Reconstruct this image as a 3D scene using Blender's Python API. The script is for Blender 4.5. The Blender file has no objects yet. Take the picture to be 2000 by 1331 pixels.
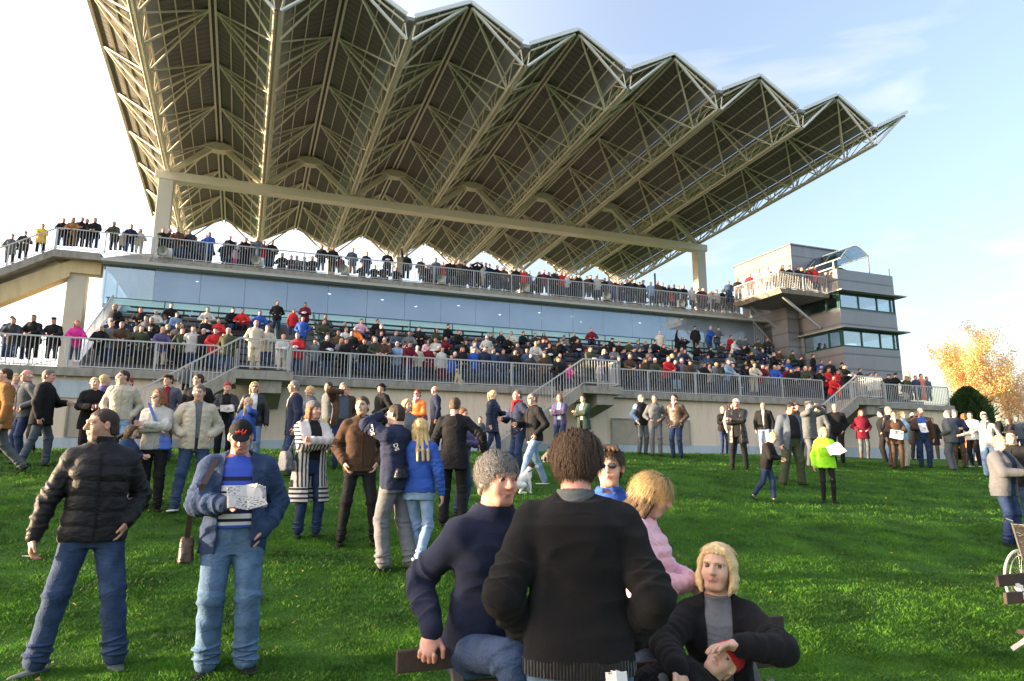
import bpy, math, random
import numpy as np
from mathutils import Vector, Matrix
R=math.radians; PI=math.pi
S=bpy.context.scene; COL=S.collection
# ---------------------------------------------------------------- camera
EYE=1.65; FPX=1340.4; TH=R(10.32); YW=R(21.22)
cam=bpy.data.cameras.new('camera'); cam.sensor_width=36; cam.lens=36*FPX/2000; cam.clip_start=.1; cam.clip_end=6000
co=bpy.data.objects.new('camera',cam); COL.objects.link(co); co.location=(0,0,EYE); co.rotation_euler=(R(90)+TH,0,0); S.camera=co
# ---------------------------------------------------------------- sky, sun, exposure
SUN_AZ=R(-98); SUN_EL=R(5.0)          # azimuth measured from +Y towards +X
w=bpy.data.worlds.new('World'); S.world=w; w.use_nodes=True; nt=w.node_tree; N=nt.nodes; L=nt.links
bg=N['Background']; sk=N.new('ShaderNodeTexSky'); sk.sky_type='NISHITA'; sk.sun_disc=False
sk.sun_elevation=SUN_EL; sk.sun_rotation=SUN_AZ; sk.air_density=1.0; sk.dust_density=3.0; sk.ozone_density=2.0
tm=N.new('ShaderNodeMix'); tm.data_type='RGBA'; tm.blend_type='MULTIPLY'; tm.inputs[0].default_value=1; tm.inputs[7].default_value=(1.06,.95,.98,1); L.new(sk.outputs[0],tm.inputs[6])
tc=N.new('ShaderNodeTexCoord'); mp=N.new('ShaderNodeMapping'); mp.inputs['Rotation'].default_value=(.2,-.5,.3); mp.inputs['Scale'].default_value=(1.2,3.5,7); cn=N.new('ShaderNodeTexNoise'); cn.inputs['Scale'].default_value=2.2; cn.inputs['Detail'].default_value=7; cn.inputs['Distortion'].default_value=.5
L.new(tc.outputs['Generated'],mp.inputs[0]); L.new(mp.outputs[0],cn.inputs['Vector']); cm=N.new('ShaderNodeMapRange'); cm.inputs[1].default_value=.56; cm.inputs[2].default_value=.78; cm.inputs[4].default_value=.28; L.new(cn.outputs[0],cm.inputs[0])
cx=N.new('ShaderNodeMix'); cx.data_type='RGBA'; cx.inputs[7].default_value=(2.3,2.05,2.1,1); L.new(cm.outputs[0],cx.inputs[0]); L.new(tm.outputs[2],cx.inputs[6]); 
gd=N.new('ShaderNodeVectorMath'); gd.operation='DOT_PRODUCT'; gd.inputs[1].default_value=(math.sin(SUN_AZ),math.cos(SUN_AZ),.05); L.new(tc.outputs['Generated'],gd.inputs[0])
gm_=N.new('ShaderNodeMapRange'); gm_.interpolation_type='SMOOTHSTEP'; gm_.inputs[1].default_value=-.35; gm_.inputs[2].default_value=.85; gm_.inputs[3].default_value=.30; gm_.inputs[4].default_value=3.0; L.new(gd.outputs['Value'],gm_.inputs[0])
ga=N.new('ShaderNodeMix'); ga.data_type='RGBA'; ga.blend_type='ADD'; ga.inputs[7].default_value=(1,.93,.84,1); L.new(gm_.outputs[0],ga.inputs[0]); ga.clamp_factor=False; L.new(cx.outputs[2],ga.inputs[6]); L.new(ga.outputs[2],bg.inputs[0]); bg.inputs[1].default_value=.15
sl=bpy.data.lights.new('sun','SUN'); sl.energy=4.8; sl.angle=R(.6); sl.color=(1,.75,.48)
so=bpy.data.objects.new('sun',sl); COL.objects.link(so)
sd=Vector((math.sin(SUN_AZ)*math.cos(SUN_EL),math.cos(SUN_AZ)*math.cos(SUN_EL),math.sin(SUN_EL)))
so.rotation_euler=sd.to_track_quat('Z','Y').to_euler(); so.location=(-40,0,30)
S.view_settings.view_transform='Standard'; S.view_settings.look='None'; S.view_settings.exposure=2.25; S.view_settings.gamma=1
S.cycles.max_bounces=6; S.cycles.transparent_max_bounces=12
# ---------------------------------------------------------------- helpers
rng=np.random.default_rng(7)
def tag(o,label=None,cat=None,group=None,kind=None):
    for k,v in (('label',label),('category',cat),('group',group),('kind',kind)):
        if v: o[k]=v
    return o
def link(name,me,mats=(),parent=None,loc=None,rz=None):
    for m in mats: me.materials.append(m)
    o=bpy.data.objects.new(name,me); COL.objects.link(o)
    if parent: o.parent=parent
    if loc is not None: o.location=loc
    if rz is not None: o.rotation_euler=(0,0,rz)
    return o
def empty(name,loc=(0,0,0),rz=0,parent=None):
    o=bpy.data.objects.new(name,None); COL.objects.link(o); o.location=loc; o.rotation_euler=(0,0,rz); o.empty_display_size=.2
    if parent: o.parent=parent
    return o
def np_mesh(name,V,Fq,mi=None,smooth=True):
    me=bpy.data.meshes.new(name); V=np.asarray(V,np.float32); Fq=np.asarray(Fq,np.int32); k=Fq.shape[1] if len(Fq) else 4
    me.vertices.add(len(V)); me.vertices.foreach_set('co',V.ravel())
    me.loops.add(Fq.size); me.loops.foreach_set('vertex_index',Fq.ravel())
    me.polygons.add(len(Fq)); me.polygons.foreach_set('loop_start',np.arange(0,Fq.size,k,dtype=np.int32))
    if mi is not None: me.polygons.foreach_set('material_index',np.asarray(mi,np.int32))
    me.polygons.foreach_set('use_smooth',np.full(len(Fq),smooth)); me.update(calc_edges=True); return me
_lat=np.random.default_rng(3).random((32,32,32)).astype(np.float32)*2-1
def noise3(X,Y,Z):
    i=np.floor(X).astype(int);j=np.floor(Y).astype(int);k=np.floor(Z).astype(int)
    u=X-i;v=Y-j;w=Z-k;u=u*u*(3-2*u);v=v*v*(3-2*v);w=w*w*(3-2*w)
    i&=31;j&=31;k&=31;a=(i+1)&31;b=(j+1)&31;c=(k+1)&31
    return (((_lat[i,j,k]*(1-u)+_lat[a,j,k]*u)*(1-v)+(_lat[i,b,k]*(1-u)+_lat[a,b,k]*u)*v)*(1-w)
           +((_lat[i,j,c]*(1-u)+_lat[a,j,c]*u)*(1-v)+(_lat[i,b,c]*(1-u)+_lat[a,b,c]*u)*v)*w)
# ---------------------------------------------------------------- distance fields -> meshes (surface nets)
class Field:
    def __init__(s,lo,hi,h):
        s.h=h; s.lo=np.array(lo,float)-2*h; n=np.ceil((np.array(hi)+2*h-s.lo)/h).astype(int)+1
        s.n=n; s.d=np.full(n,9.,np.float32); s.m=np.zeros(n,np.int8)
        s.ax=[(s.lo[a]+h*np.arange(n[a])).astype(np.float32) for a in range(3)]
    def box(s,lo,hi,pad):
        a=np.clip(np.floor((np.array(lo)-pad-s.lo)/s.h).astype(int),0,s.n); b=np.clip(np.ceil((np.array(hi)+pad-s.lo)/s.h).astype(int)+1,0,s.n)
        if (b<=a).any(): return None,None
        sl=tuple(slice(a[i],b[i]) for i in range(3))
        return sl,(s.ax[0][sl[0]][:,None,None],s.ax[1][sl[1]][None,:,None],s.ax[2][sl[2]][None,None,:])
    def add(s,fn,lo,hi,mat=0,k=.02):
        sl,P=s.box(lo,hi,max(3*s.h,k+2*s.h))
        if sl is None: return
        e=fn(*P); d=s.d[sl]; e=np.broadcast_to(e,d.shape)
        near=e<d; s.m[sl]=np.where(near,mat,s.m[sl])
        hh=np.maximum(k-np.abs(d-e),0)/k if k>0 else 0
        s.d[sl]=np.minimum(d,e)-hh*hh*k*.25
    def sub(s,fn,lo,hi,k=.006,mat=None):
        sl,P=s.box(lo,hi,k+2*s.h)
        if sl is None: return
        d=s.d[sl]; e=-np.broadcast_to(fn(*P),d.shape)
        if mat is not None: s.m[sl]=np.where(e>d,mat,s.m[sl])
        hh=np.maximum(k-np.abs(d-e),0)/k; s.d[sl]=np.maximum(d,e)+hh*hh*k*.25
    def warp(s,amp,sc,seed=0,zs=1.):
        act=np.abs(s.d)<amp*3+s.h*3
        i,j,k=np.nonzero(act); X=s.ax[0][i]*sc+seed*3.1; Y=s.ax[1][j]*sc+seed; Z=s.ax[2][k]*sc*zs
        X2=X+.9*noise3(Y*.7,Z*.7,X*.7); n=1-2*np.abs(noise3(X2,Y,Z)); n=n+.5*noise3(X*2.1,Y*2.1,Z*2.1)
        s.d[i,j,k]+=(amp*(.6-n)).astype(np.float32)
    def mesh(s,name='m'):
        d=s.d; neg=d<0; nx,ny,nz=d.shape
        c=np.zeros((nx-1,ny-1,nz-1),np.int8)
        for a in (0,1):
            for b in (0,1):
                for e in (0,1): c+=neg[a:nx-1+a,b:ny-1+b,e:nz-1+e]
        act=(c>0)&(c<8); I=np.argwhere(act); idx=np.full(act.shape,-1,np.int32); idx[act]=np.arange(len(I))
        acc=np.zeros((len(I),3)); cnt=np.zeros(len(I)); i,j,k=I.T
        cs={(a,b,e):d[i+a,j+b,k+e] for a in (0,1) for b in (0,1) for e in (0,1)}
        for p in cs:
            for ax in range(3):
                if p[ax]==0:
                    q=tuple(p[t]+(t==ax) for t in range(3)); da=cs[p];db=cs[q]; x=(da<0)!=(db<0)
                    t=np.where(x,da/np.where(da==db,1,da-db),0)
                    for u in range(3): acc[:,u]+=np.where(x,p[u]+(t if u==ax else 0),0)
                    cnt+=x
        V=(I+acc/np.maximum(cnt,1)[:,None])*s.h+s.lo
        F=[]
        for ax in range(3):
            sa=[slice(None)]*3; sb=[slice(None)]*3; sa[ax]=slice(0,-1); sb[ax]=slice(1,None)
            x=neg[tuple(sa)]!=neg[tuple(sb)]; E=np.argwhere(x); o=[t for t in range(3) if t!=ax]
            ok=(E[:,o[0]]>0)&(E[:,o[1]]>0)&(E[:,o[0]]<d.shape[o[0]]-1)&(E[:,o[1]]<d.shape[o[1]]-1); E=E[ok]
            ins=neg[tuple(E.T)]
            q=[]
            for (a,b) in ((1,1),(0,1),(0,0),(1,0)):
                C=E.copy(); C[:,o[0]]-=a; C[:,o[1]]-=b; q.append(idx[tuple(C.T)])
            q=np.array(q).T
            fl=ins if ax!=1 else ~ins
            q=np.where(fl[:,None],q,q[:,::-1]); F.append(q)
        F=np.concatenate(F); mv=s.m[i,j,k]
        return np_mesh(name,V,F,mv[F[:,0]] if len(F) else None)
def A(*v): return np.array(v,float)
def nrm(v): v=np.asarray(v,float); return v/(np.linalg.norm(v)+1e-9)
def rc(f,a,b,ra,rb,mat=0,k=.02,nz=None):      # round cone
    a=np.asarray(a,float);b=np.asarray(b,float); ba=b-a; l2=max(ba@ba,1e-9)
    def fn(x,y,z):
        X=x-a[0];Y=y-a[1];Z=z-a[2]; t=np.clip((X*ba[0]+Y*ba[1]+Z*ba[2])/l2,0,1)
        r=ra+(rb-ra)*t
        e=np.sqrt((X-ba[0]*t)**2+(Y-ba[1]*t)**2+(Z-ba[2]*t)**2)-r
        return e
    m=max(ra,rb); f.add(fn,np.minimum(a,b)-m,np.maximum(a,b)+m,mat,k)
def el(f,c,rad,mat=0,k=.01,fr=None,sub=False):  # ellipsoid in frame fr (rows = axes)
    c=np.asarray(c,float); rad=np.asarray(rad,float); fr=np.eye(3) if fr is None else fr
    def fn(x,y,z):
        X=x-c[0];Y=y-c[1];Z=z-c[2]
        q=[(X*fr[i][0]+Y*fr[i][1]+Z*fr[i][2])/rad[i] for i in range(3)]
        g=np.sqrt(q[0]**2+q[1]**2+q[2]**2); g2=np.sqrt((q[0]/rad[0])**2+(q[1]/rad[1])**2+(q[2]/rad[2])**2)
        return g*(g-1)/(g2+1e-6)
    m=max(rad); (f.sub if sub else f.add)(fn,c-m,c+m,**(dict(k=k) if sub else dict(mat=mat,k=k)))
def loft(f,o,fr,T,Wd,Dp,Of,mat=0,k=.02,n=2.3,matfn=None,mod=None,sub=False,cap=.01):
    # stations T along fr[2]; half widths Wd along fr[0]; half depths Dp along fr[1]; Of: shift along fr[1]
    o=np.asarray(o,float); T=np.array(T,float); m=max(max(Wd),max(Dp))+max(map(abs,Of))
    def fn(x,y,z):
        X=x-o[0];Y=y-o[1];Z=z-o[2]
        t=X*fr[2][0]+Y*fr[2][1]+Z*fr[2][2]
        w=np.interp(t,T,Wd); d=np.interp(t,T,Dp); of=np.interp(t,T,Of)
        s=X*fr[0][0]+Y*fr[0][1]+Z*fr[0][2]; g=X*fr[1][0]+Y*fr[1][1]+Z*fr[1][2]-of
        q=(np.abs(s/w)**n+np.abs(g/d)**n)**(1/n); e=(q-1)*np.minimum(w,d)
        if mod is not None: e=e+mod(s,g,t)
        return np.maximum(e,np.maximum(T[0]-t,t-T[-1])-cap*0)
    p=[o+fr[2]*T[0],o+fr[2]*T[-1]]; (f.sub if sub else f.add)(fn,np.minimum(*p)-m,np.maximum(*p)+m,**(dict(k=k) if sub else dict(mat=mat,k=k)))
# ---------------------------------------------------------------- materials
_M={}
def nodes(m): m.use_nodes=True; return m.node_tree.nodes,m.node_tree.links,m.node_tree.nodes['Principled BSDF']
def mat(key,col,rough=.8,var=.12,scale=20,bump=.0,bscale=60,metal=0,spec=.3,kind=None,sheen=0,wr=0):
    if key in _M: return _M[key]
    m=bpy.data.materials.new(key); N,L,b=nodes(m); m.diffuse_color=(*col,1)
    b.inputs['Roughness'].default_value=rough; b.inputs['Metallic'].default_value=metal; b.inputs['Specular IOR Level'].default_value=spec
    if sheen: b.inputs['Sheen Weight'].default_value=sheen; b.inputs['Sheen Roughness'].default_value=.4
    tc=N.new('ShaderNodeTexCoord'); no=N.new('ShaderNodeTexNoise'); no.inputs['Scale'].default_value=scale; no.inputs['Detail'].default_value=4
    L.new(tc.outputs['Object'],no.inputs['Vector'])
    mx=N.new('ShaderNodeMix'); mx.data_type='RGBA'; c=np.array(col)
    mx.inputs[6].default_value=(*np.clip(c*(1-var),0,1),1); mx.inputs[7].default_value=(*np.clip(c*(1+var),0,1),1)
    L.new(no.outputs[0],mx.inputs[0]); L.new(mx.outputs[2],b.inputs['Base Color'])
    if bump:
        n2=N.new('ShaderNodeTexNoise'); n2.inputs['Scale'].default_value=bscale; n2.inputs['Detail'].default_value=5; L.new(tc.outputs['Object'],n2.inputs['Vector'])
        bp=N.new('ShaderNodeBump'); bp.inputs['Strength'].default_value=bump; bp.inputs['Distance'].default_value=.01
        L.new(n2.outputs[0],bp.inputs['Height']); L.new(bp.outputs[0],b.inputs['Normal'])
        if wr:
            n3=N.new('ShaderNodeTexNoise'); n3.inputs['Scale'].default_value=7; n3.inputs['Detail'].default_value=1.5; n3.inputs['Distortion'].default_value=.5; mp=N.new('ShaderNodeMapping'); mp.inputs['Scale'].default_value=(1,1,2.2); mp.inputs['Rotation'].default_value=(.3,.5,0)
            L.new(tc.outputs['Object'],mp.inputs[0]); L.new(mp.outputs[0],n3.inputs['Vector']); rg=N.new('ShaderNodeMath'); rg.operation='PINGPONG'; rg.inputs[1].default_value=.12; L.new(n3.outputs[0],rg.inputs[0])
            b2=N.new('ShaderNodeBump'); b2.inputs['Strength'].default_value=.8; b2.inputs['Distance'].default_value=wr; L.new(rg.outputs[0],b2.inputs['Height']); L.new(b2.outputs[0],bp.inputs['Normal'])
    _M[key]=m; return m
COLS=dict(k=(.012,.012,.014),c=(.035,.036,.04),n=(.018,.024,.055),b=(.03,.085,.36),g=(.13,.135,.15),G=(.05,.06,.035),r=(.5,.025,.03),w=(.62,.61,.60),o=(.85,.2,.04),
 p=(.65,.04,.28),P=(.7,.42,.5),m=(.14,.012,.025),t=(.36,.29,.2),T=(.48,.42,.33),B=(.075,.045,.03),l=(.22,.32,.48),d=(.032,.055,.115),D=(.022,.04,.1),L=(.085,.15,.25),s=(.08,.10,.13),u=(.10,.08,.17),y=(.32,.75,.03),Y=(.75,.5,.05),W=(.46,.45,.42),e=(.045,.075,.06),q=(.10,.11,.12),S=(.62,.2,.13),h=(.28,.45,.6),O=(.3,.14,.05))
CN=dict(k='black',c='charcoal',n='navy blue',b='bright blue',g='grey',G='olive green',r='red',w='white',o='orange',p='magenta pink',P='pale pink',m='burgundy',t='tan',T='beige',B='dark brown',l='light blue',d='denim blue',D='dark blue',L='faded blue',s='slate grey',u='purple grey',y='lime green',Y='yellow',W='cream',e='dark green',q='dark grey',S='salmon pink',h='sky blue',O='rust brown')
def cloth(c,kind='plain'):
    key='cloth '+CN.get(c,c)+' '+kind; col=COLS[c]
    if key in _M: return _M[key]
    if kind=='puffer': return mat(key,col,.58,.15,14,.3,60,spec=.25,wr=.022)
    if kind=='leather': return mat(key,col,.4,.2,12,.3,60,spec=.45,wr=.022)
    if kind=='knit': return mat(key,tuple(v*1.0 for v in col),.95,.3,160,.9,420,spec=.1,sheen=.06,wr=.012)
    if kind=='wool': return mat(key,col,.95,.35,90,.7,220,spec=.1,sheen=.05,wr=.012)
    if kind=='denim':
        m=mat(key,col,.85,.25,10,.5,80,spec=.15,wr=.022); N,L,b=m.node_tree.nodes,m.node_tree.links,m.node_tree.nodes['Principled BSDF']
        mx=[n for n in N if n.type=='MIX'][0]; c3=np.array(col)
        mx.inputs[6].default_value=(*c3*.8,1); mx.inputs[7].default_value=(*np.clip(c3*1.25+.005,0,1),1)
        cr=N.new('ShaderNodeMapRange'); cr.inputs[1].default_value=.38; cr.inputs[2].default_value=.72
        no=[n for n in N if n.type=='TEX_NOISE'][0]; L.new(no.outputs[0],cr.inputs[0]); L.new(cr.outputs[0],mx.inputs[0]); return m
    return mat(key,col,.85,.16,18,.35,60,spec=.2,wr=.022)
SKIN=[mat('skin fair',(.60,.36,.27),.5,.10,40,.15,300,spec=.35),mat('skin tanned',(.48,.26,.18),.5,.10,40,.15,300,spec=.35),mat('skin ruddy',(.60,.30,.23),.5,.12,35,.15,300,spec=.35)]
HAIRC=dict(k=(.012,.010,.009),b=(.035,.020,.012),B=(.065,.038,.02),a=(.22,.085,.03),y=(.55,.38,.17),Y=(.70,.52,.27),g=(.20,.19,.18),w=(.68,.66,.62),r=(.32,.02,.025),s=(.13,.11,.10))
HN=dict(k='black',b='dark brown',B='brown',a='auburn',y='blond',Y='pale blond',g='grey',w='white',r='dyed red',s='greying dark')
def hairm(c): return mat('hair '+HN[c],HAIRC[c],.55,.35,90,.8,160,spec=.35)
def printed(m,dk):
    N,L,b=nodes(m); tc=N.new('ShaderNodeTexCoord'); mp=N.new('ShaderNodeMapping'); mp.inputs['Scale'].default_value=(55,150,1); no=N.new('ShaderNodeTexNoise'); no.inputs['Scale'].default_value=1; no.inputs['Detail'].default_value=1; n2=N.new('ShaderNodeTexNoise'); n2.inputs['Scale'].default_value=9; n2.inputs['Detail'].default_value=0
    L.new(tc.outputs['Object'],mp.inputs[0]); L.new(mp.outputs[0],no.inputs['Vector']); L.new(tc.outputs['Object'],n2.inputs['Vector']); a=N.new('ShaderNodeMapRange'); a.inputs[1].default_value=.5; a.inputs[2].default_value=.6; L.new(no.outputs[0],a.inputs[0]); c=N.new('ShaderNodeMapRange'); c.inputs[1].default_value=.42; c.inputs[2].default_value=.5; L.new(n2.outputs[0],c.inputs[0])
    mu=N.new('ShaderNodeMath'); mu.operation='MULTIPLY'; L.new(a.outputs[0],mu.inputs[0]); L.new(c.outputs[0],mu.inputs[1]); mx=N.new('ShaderNodeMix'); mx.data_type='RGBA'; mx.blend_type='MULTIPLY'; mx.inputs[7].default_value=(1-dk,1-dk,1-dk,1); old=b.inputs['Base Color'].links[0].from_socket; L.new(mu.outputs[0],mx.inputs[0]); L.new(old,mx.inputs[6]); L.new(mx.outputs[2],b.inputs['Base Color']); return m
def basic(n):
    if n in _B: return _B[n]
    _B[n]=basic_(n); return _B[n]
_B={}
def basic_(n):
    return {'lip':lambda:mat('lips',(.50,.23,.19),.5,.1),'eye':lambda:mat('eye white',(.75,.72,.68),.2,.03,spec=.6),'iris':lambda:mat('iris',(.05,.035,.02),.2,.1,spec=.6),
     'paper':lambda:printed(mat('paper',(.70,.70,.74),.8,.05,30),.75),'glass':lambda:mat('dark lens',(.01,.01,.012),.08,.05,spec=.8),'metal':lambda:mat('bare metal',(.55,.55,.55),.3,.1,metal=.9)}[n]()
# ---------------------------------------------------------------- people
def ik(a,b,l1,l2,hint):
    a=np.asarray(a,float);b=np.asarray(b,float);v=b-a;d=np.linalg.norm(v)
    if d>(l1+l2)*.995: b=a+v/d*(l1+l2)*.995; v=b-a; d=np.linalg.norm(v)
    x=(l1*l1-l2*l2+d*d)/(2*d); h=math.sqrt(max(l1*l1-x*x,0)); u=v/d; hn=np.asarray(hint,float); hn=nrm(hn-u*(hn@u))
    return a+u*x+hn*h,b
UP=A(0,0,1)
def rot(ax,ang):
    return np.array(Matrix.Rotation(ang,3,Vector(ax)))
# arm poses: wrist target, elbow hint (person's own frame: faces -Y, own left is +X); side s=+1 left
ARMS={'down':lambda s:((s*.27,-.02,.86),(s*.6,.8,0)),'pocket':lambda s:((s*.195,-.07,.955),(s*.55,.85,0)),'jpocket':lambda s:((s*.185,-.11,1.03),(s*.6,.8,0)),
 'crossed':lambda s:((-s*.08,-.235-.03*s,1.185+.025*s),(s*.9,-.2,-.5)),'hold':lambda s:((s*.07,-.33,1.14),(s*.8,.2,-.7)),'rail':lambda s:((s*.10,-.42,1.06),(s*.9,0,-.45)),
 'hip':lambda s:((s*.20,-.02,1.02),(s*1,.55,0)),'back':lambda s:((s*.05,.2,.98),(s*1,.3,0)),'shade':lambda s:((s*.06,-.23,1.62),(s*1,-.1,.1)),'cam':lambda s:((s*.07,-.26,1.57),(s*.9,-.1,-.5)),
 'up':lambda s:((s*.25,-.15,1.9),(s*1,0,0)),'knee':lambda s:((s*.15,-.38,.70),(s*.8,.3,-.3)),'lap':lambda s:((s*.05,-.3,.66),(s*.9,.3,-.2)),'phone':lambda s:((s*.10,-.13,1.52),(s*.7,-.4,-.6)),'point':lambda s:((s*.2,-.55,1.3),(s*.3,.2,-1)),'belly':lambda s:((s*.03,-.24,1.08),(s*.9,.2,-.3))}
def skel(q):
    H=q.get('H',1.75); k=H/1.75; w=q.get('w',1.); J={'k':k,'w':w}
    sit=q.get('sit'); pz=(sit+.09) if sit else .93*k
    pel=A(0,0,pz)+A(*q.get('pel',(0,0,0)))
    lean=R(q.get('lean',0)); tw=R(q.get('twist',0)); roll=R(q.get('roll',0))
    M=rot((0,0,1),tw)@rot((1,0,0),lean)@rot((0,1,0),roll); s,f,t=M@A(1,0,0),M@A(0,-1,0),M@A(0,0,1)
    # frame: s = own left, f = front, t = up
    J.update(pel=pel,s=s,f=f,t=t)
    child=.88 if H<1.45 else 1
    ws=.178*w**.5*k*(.9 if q.get('fem') else 1); J['ws']=ws
    J['nb']=pel+t*.535*k; J['sh']={+1:pel+t*.448*k+s*ws,-1:pel+t*.448*k-s*ws}
    hk=k**.55 if H<1.6 else k; J['hk']=hk*q.get('hs',1)*.95
    hy,hp,ht=(R(v) for v in q.get('head',(0,0,0)))
    HM=rot((0,0,1),tw*.5+hy)@rot((1,0,0),lean*.35+hp)@rot((0,1,0),ht)
    J['hf']=np.array([HM@A(1,0,0),HM@A(0,-1,0),HM@A(0,0,1)])
    J['hc']=J['nb']+t*.035*k+J['hf'][2]*.125*J['hk']+J['hf'][1]*.018*k+f*.015*k
    al,fl=.285*k,.255*k
    for i,sd in enumerate((1,-1)):
        a=q.get('arms',('down','down')); a=a[i] if not isinstance(a,str) else a
        if isinstance(a,str): wp,hint=ARMS[a](sd)
        else: wp,hint=a
        wp=np.array(wp,float)*k
        if isinstance(a,str) :
            if sit: wp=wp+A(0,0,(sit+.09)-.93*k if a not in('knee','lap') else sit-.45)
            rel=wp-pel if not sit or a not in('knee','lap') else None
            if rel is not None and a!='rail': wp=pel+M@rel
        e,wr=ik(J['sh'][sd],wp,al,fl,M@A(*hint)); J['el',sd]=e; J['wr',sd]=wr
        hd=nrm(wr-e); 
        hh=q.get('hand',{}).get(sd,{'pocket':{'dir':M@A(-sd*.35,-.1,-1)},'jpocket':{'dir':M@A(-sd*.9,.0,-.45)}}.get(a if isinstance(a,str) else '',{}))
        hd=nrm(hh['dir']) if 'dir' in hh else hd
        pn=nrm(hh['palm']) if 'palm' in hh else nrm(np.cross(A(0,0,1),hd)*sd+A(0,0,-.01)) if abs(hd[2])<.8 else -s*sd
        pn=nrm(pn-hd*(pn@hd)); J['hd',sd]=(hd,pn,hh.get('curl',.35))
        ft=q.get('feet',((.11,0),(-.11,0)))[i]; fz=ft[2] if len(ft)>2 else 0
        an=A(ft[0]*k,ft[1]*k,fz+.085*k); hip=pel+A(sd*.09*k*w**.5,0,-.02*k) if sit or lean==0 else pel+A(sd*.09*k,0,-.02*k)
        kh=q.get('knees',((.12,-1,0),(-.12,-1,0)))[i]
        kn,an=ik(hip,an,.422*k,.418*k,A(*kh)+(A(0,0,.6) if sit else 0))
        J['hip',sd]=hip; J['kn',sd]=kn; J['an',sd]=an
        ta=R(q.get('toe',(18,-18))[i]); td=A(math.sin(ta),-math.cos(ta),0); J['td',sd]=(td,fz, ft[3] if len(ft)>3 else 0)
    return J
TST=[-.13,0,.12,.22,.35,.45,.50,.545]; TW=[.172,.178,.156,.150,.164,.166,.112,.066]; TD=[.105,.118,.108,.105,.118,.112,.085,.06]; TO=[-.01,-.012,0,.005,.005,-.005,-.012,-.01]
def torso(f,J,add,mat=0,t0=None,t1=None,flare=0,n=2.4,mod=None,k=.03,belly=0,sub=False,bust=0,dadd=0):
    kk=J['k'];w=J['w']; T=np.array(TST)*kk; W=np.array(TW)*kk*w**.8; D=np.array(TD)*kk*w; O=np.array(TO)*kk
    D=D+belly*np.interp(TST,[-.1,.05,.15,.3,.4],[0,.7,1,.4,0])*.5; O=O+belly*np.interp(TST,[-.1,.05,.15,.3,.4],[0,.7,1,.4,0])*.5
    D=D+bust*np.interp(TST,[.1,.3,.38,.5],[0,1,.6,0])*.03; O=O+bust*np.interp(TST,[.1,.3,.38,.5],[0,1,.6,0])*.025
    ts=np.linspace((t0 if t0 is not None else TST[0])*kk,(t1 if t1 is not None else TST[-1])*kk,14)
    Wi=np.interp(ts,T,W)+add; Di=np.interp(ts,T,D)+add+dadd; Oi=np.interp(ts,T,O)
    fl=np.clip(-ts,0,9)*flare; Wi=Wi+fl; Di=Di+fl
    loft(f,J['pel'],[J['s'],J['f'],J['t']],ts,Wi,Di,Oi,mat,k,n,mod=mod,sub=sub)
def traps(f,J,add,mat=0):
    for sd in(1,-1): rc(f,J['nb']-J['t']*.02*J['k']+J['s']*sd*.03*J['k'],J['sh'][sd]+J['t']*.012*J['k']-J['s']*sd*.02,(.045+add)*J['k'],(.048+add)*J['k'],mat,.03)
def hand(f,J,sd,mat=0,fine=True):
    k=J['k']; d,pn,c=J['hd',sd]; W=J['wr',sd]; t=nrm(np.cross(d,pn)); 
    if (t@J['s'])*1==0: t=t
    ts=t*(-1 if sd>0 else 1)  # towards the thumb
    fr=np.array([ts,pn,d]); s=k
    el(f,W+d*.05*s,(.039*s,.016*s,.052*s),mat,.012,fr)
    rc(f,W-d*.01*s,W+d*.03*s,.025*s,.026*s,mat,.015)
    if not fine: el(f,W+d*.11*s+pn*.02*s,(.036*s,.018*s,.05*s),mat,.01,fr); return
    for i,(o,L) in enumerate(((.030,.072),(.010,.082),(-.011,.076),(-.030,.060))):
        p=W+(d*(.092-.006*(i==3))+ts*o)*s; ang=0; r=.0092*s
        for j,q in enumerate((.45,.32,.23)):
            ang+=c*(1.0,1.15,.8)[j]*1.1; dd=nrm(d*math.cos(ang)+pn*math.sin(ang)+ts*o*1.2); p2=p+dd*L*q*s; rc(f,p,p2,r,r*.92,mat,.004); p=p2; r*=.92
    p=W+(d*.025+ts*.03+pn*.006)*s; a=nrm(d*.75+ts*.65+pn*.25); p2=p+a*.045*s; rc(f,p,p2,.013*s,.0105*s,mat,.01)
    a=nrm(d*1+ts*.15+pn*(.3+.4*c)); rc(f,p2,p2+a*.033*s,.0105*s,.0085*s,mat,.006)
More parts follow.
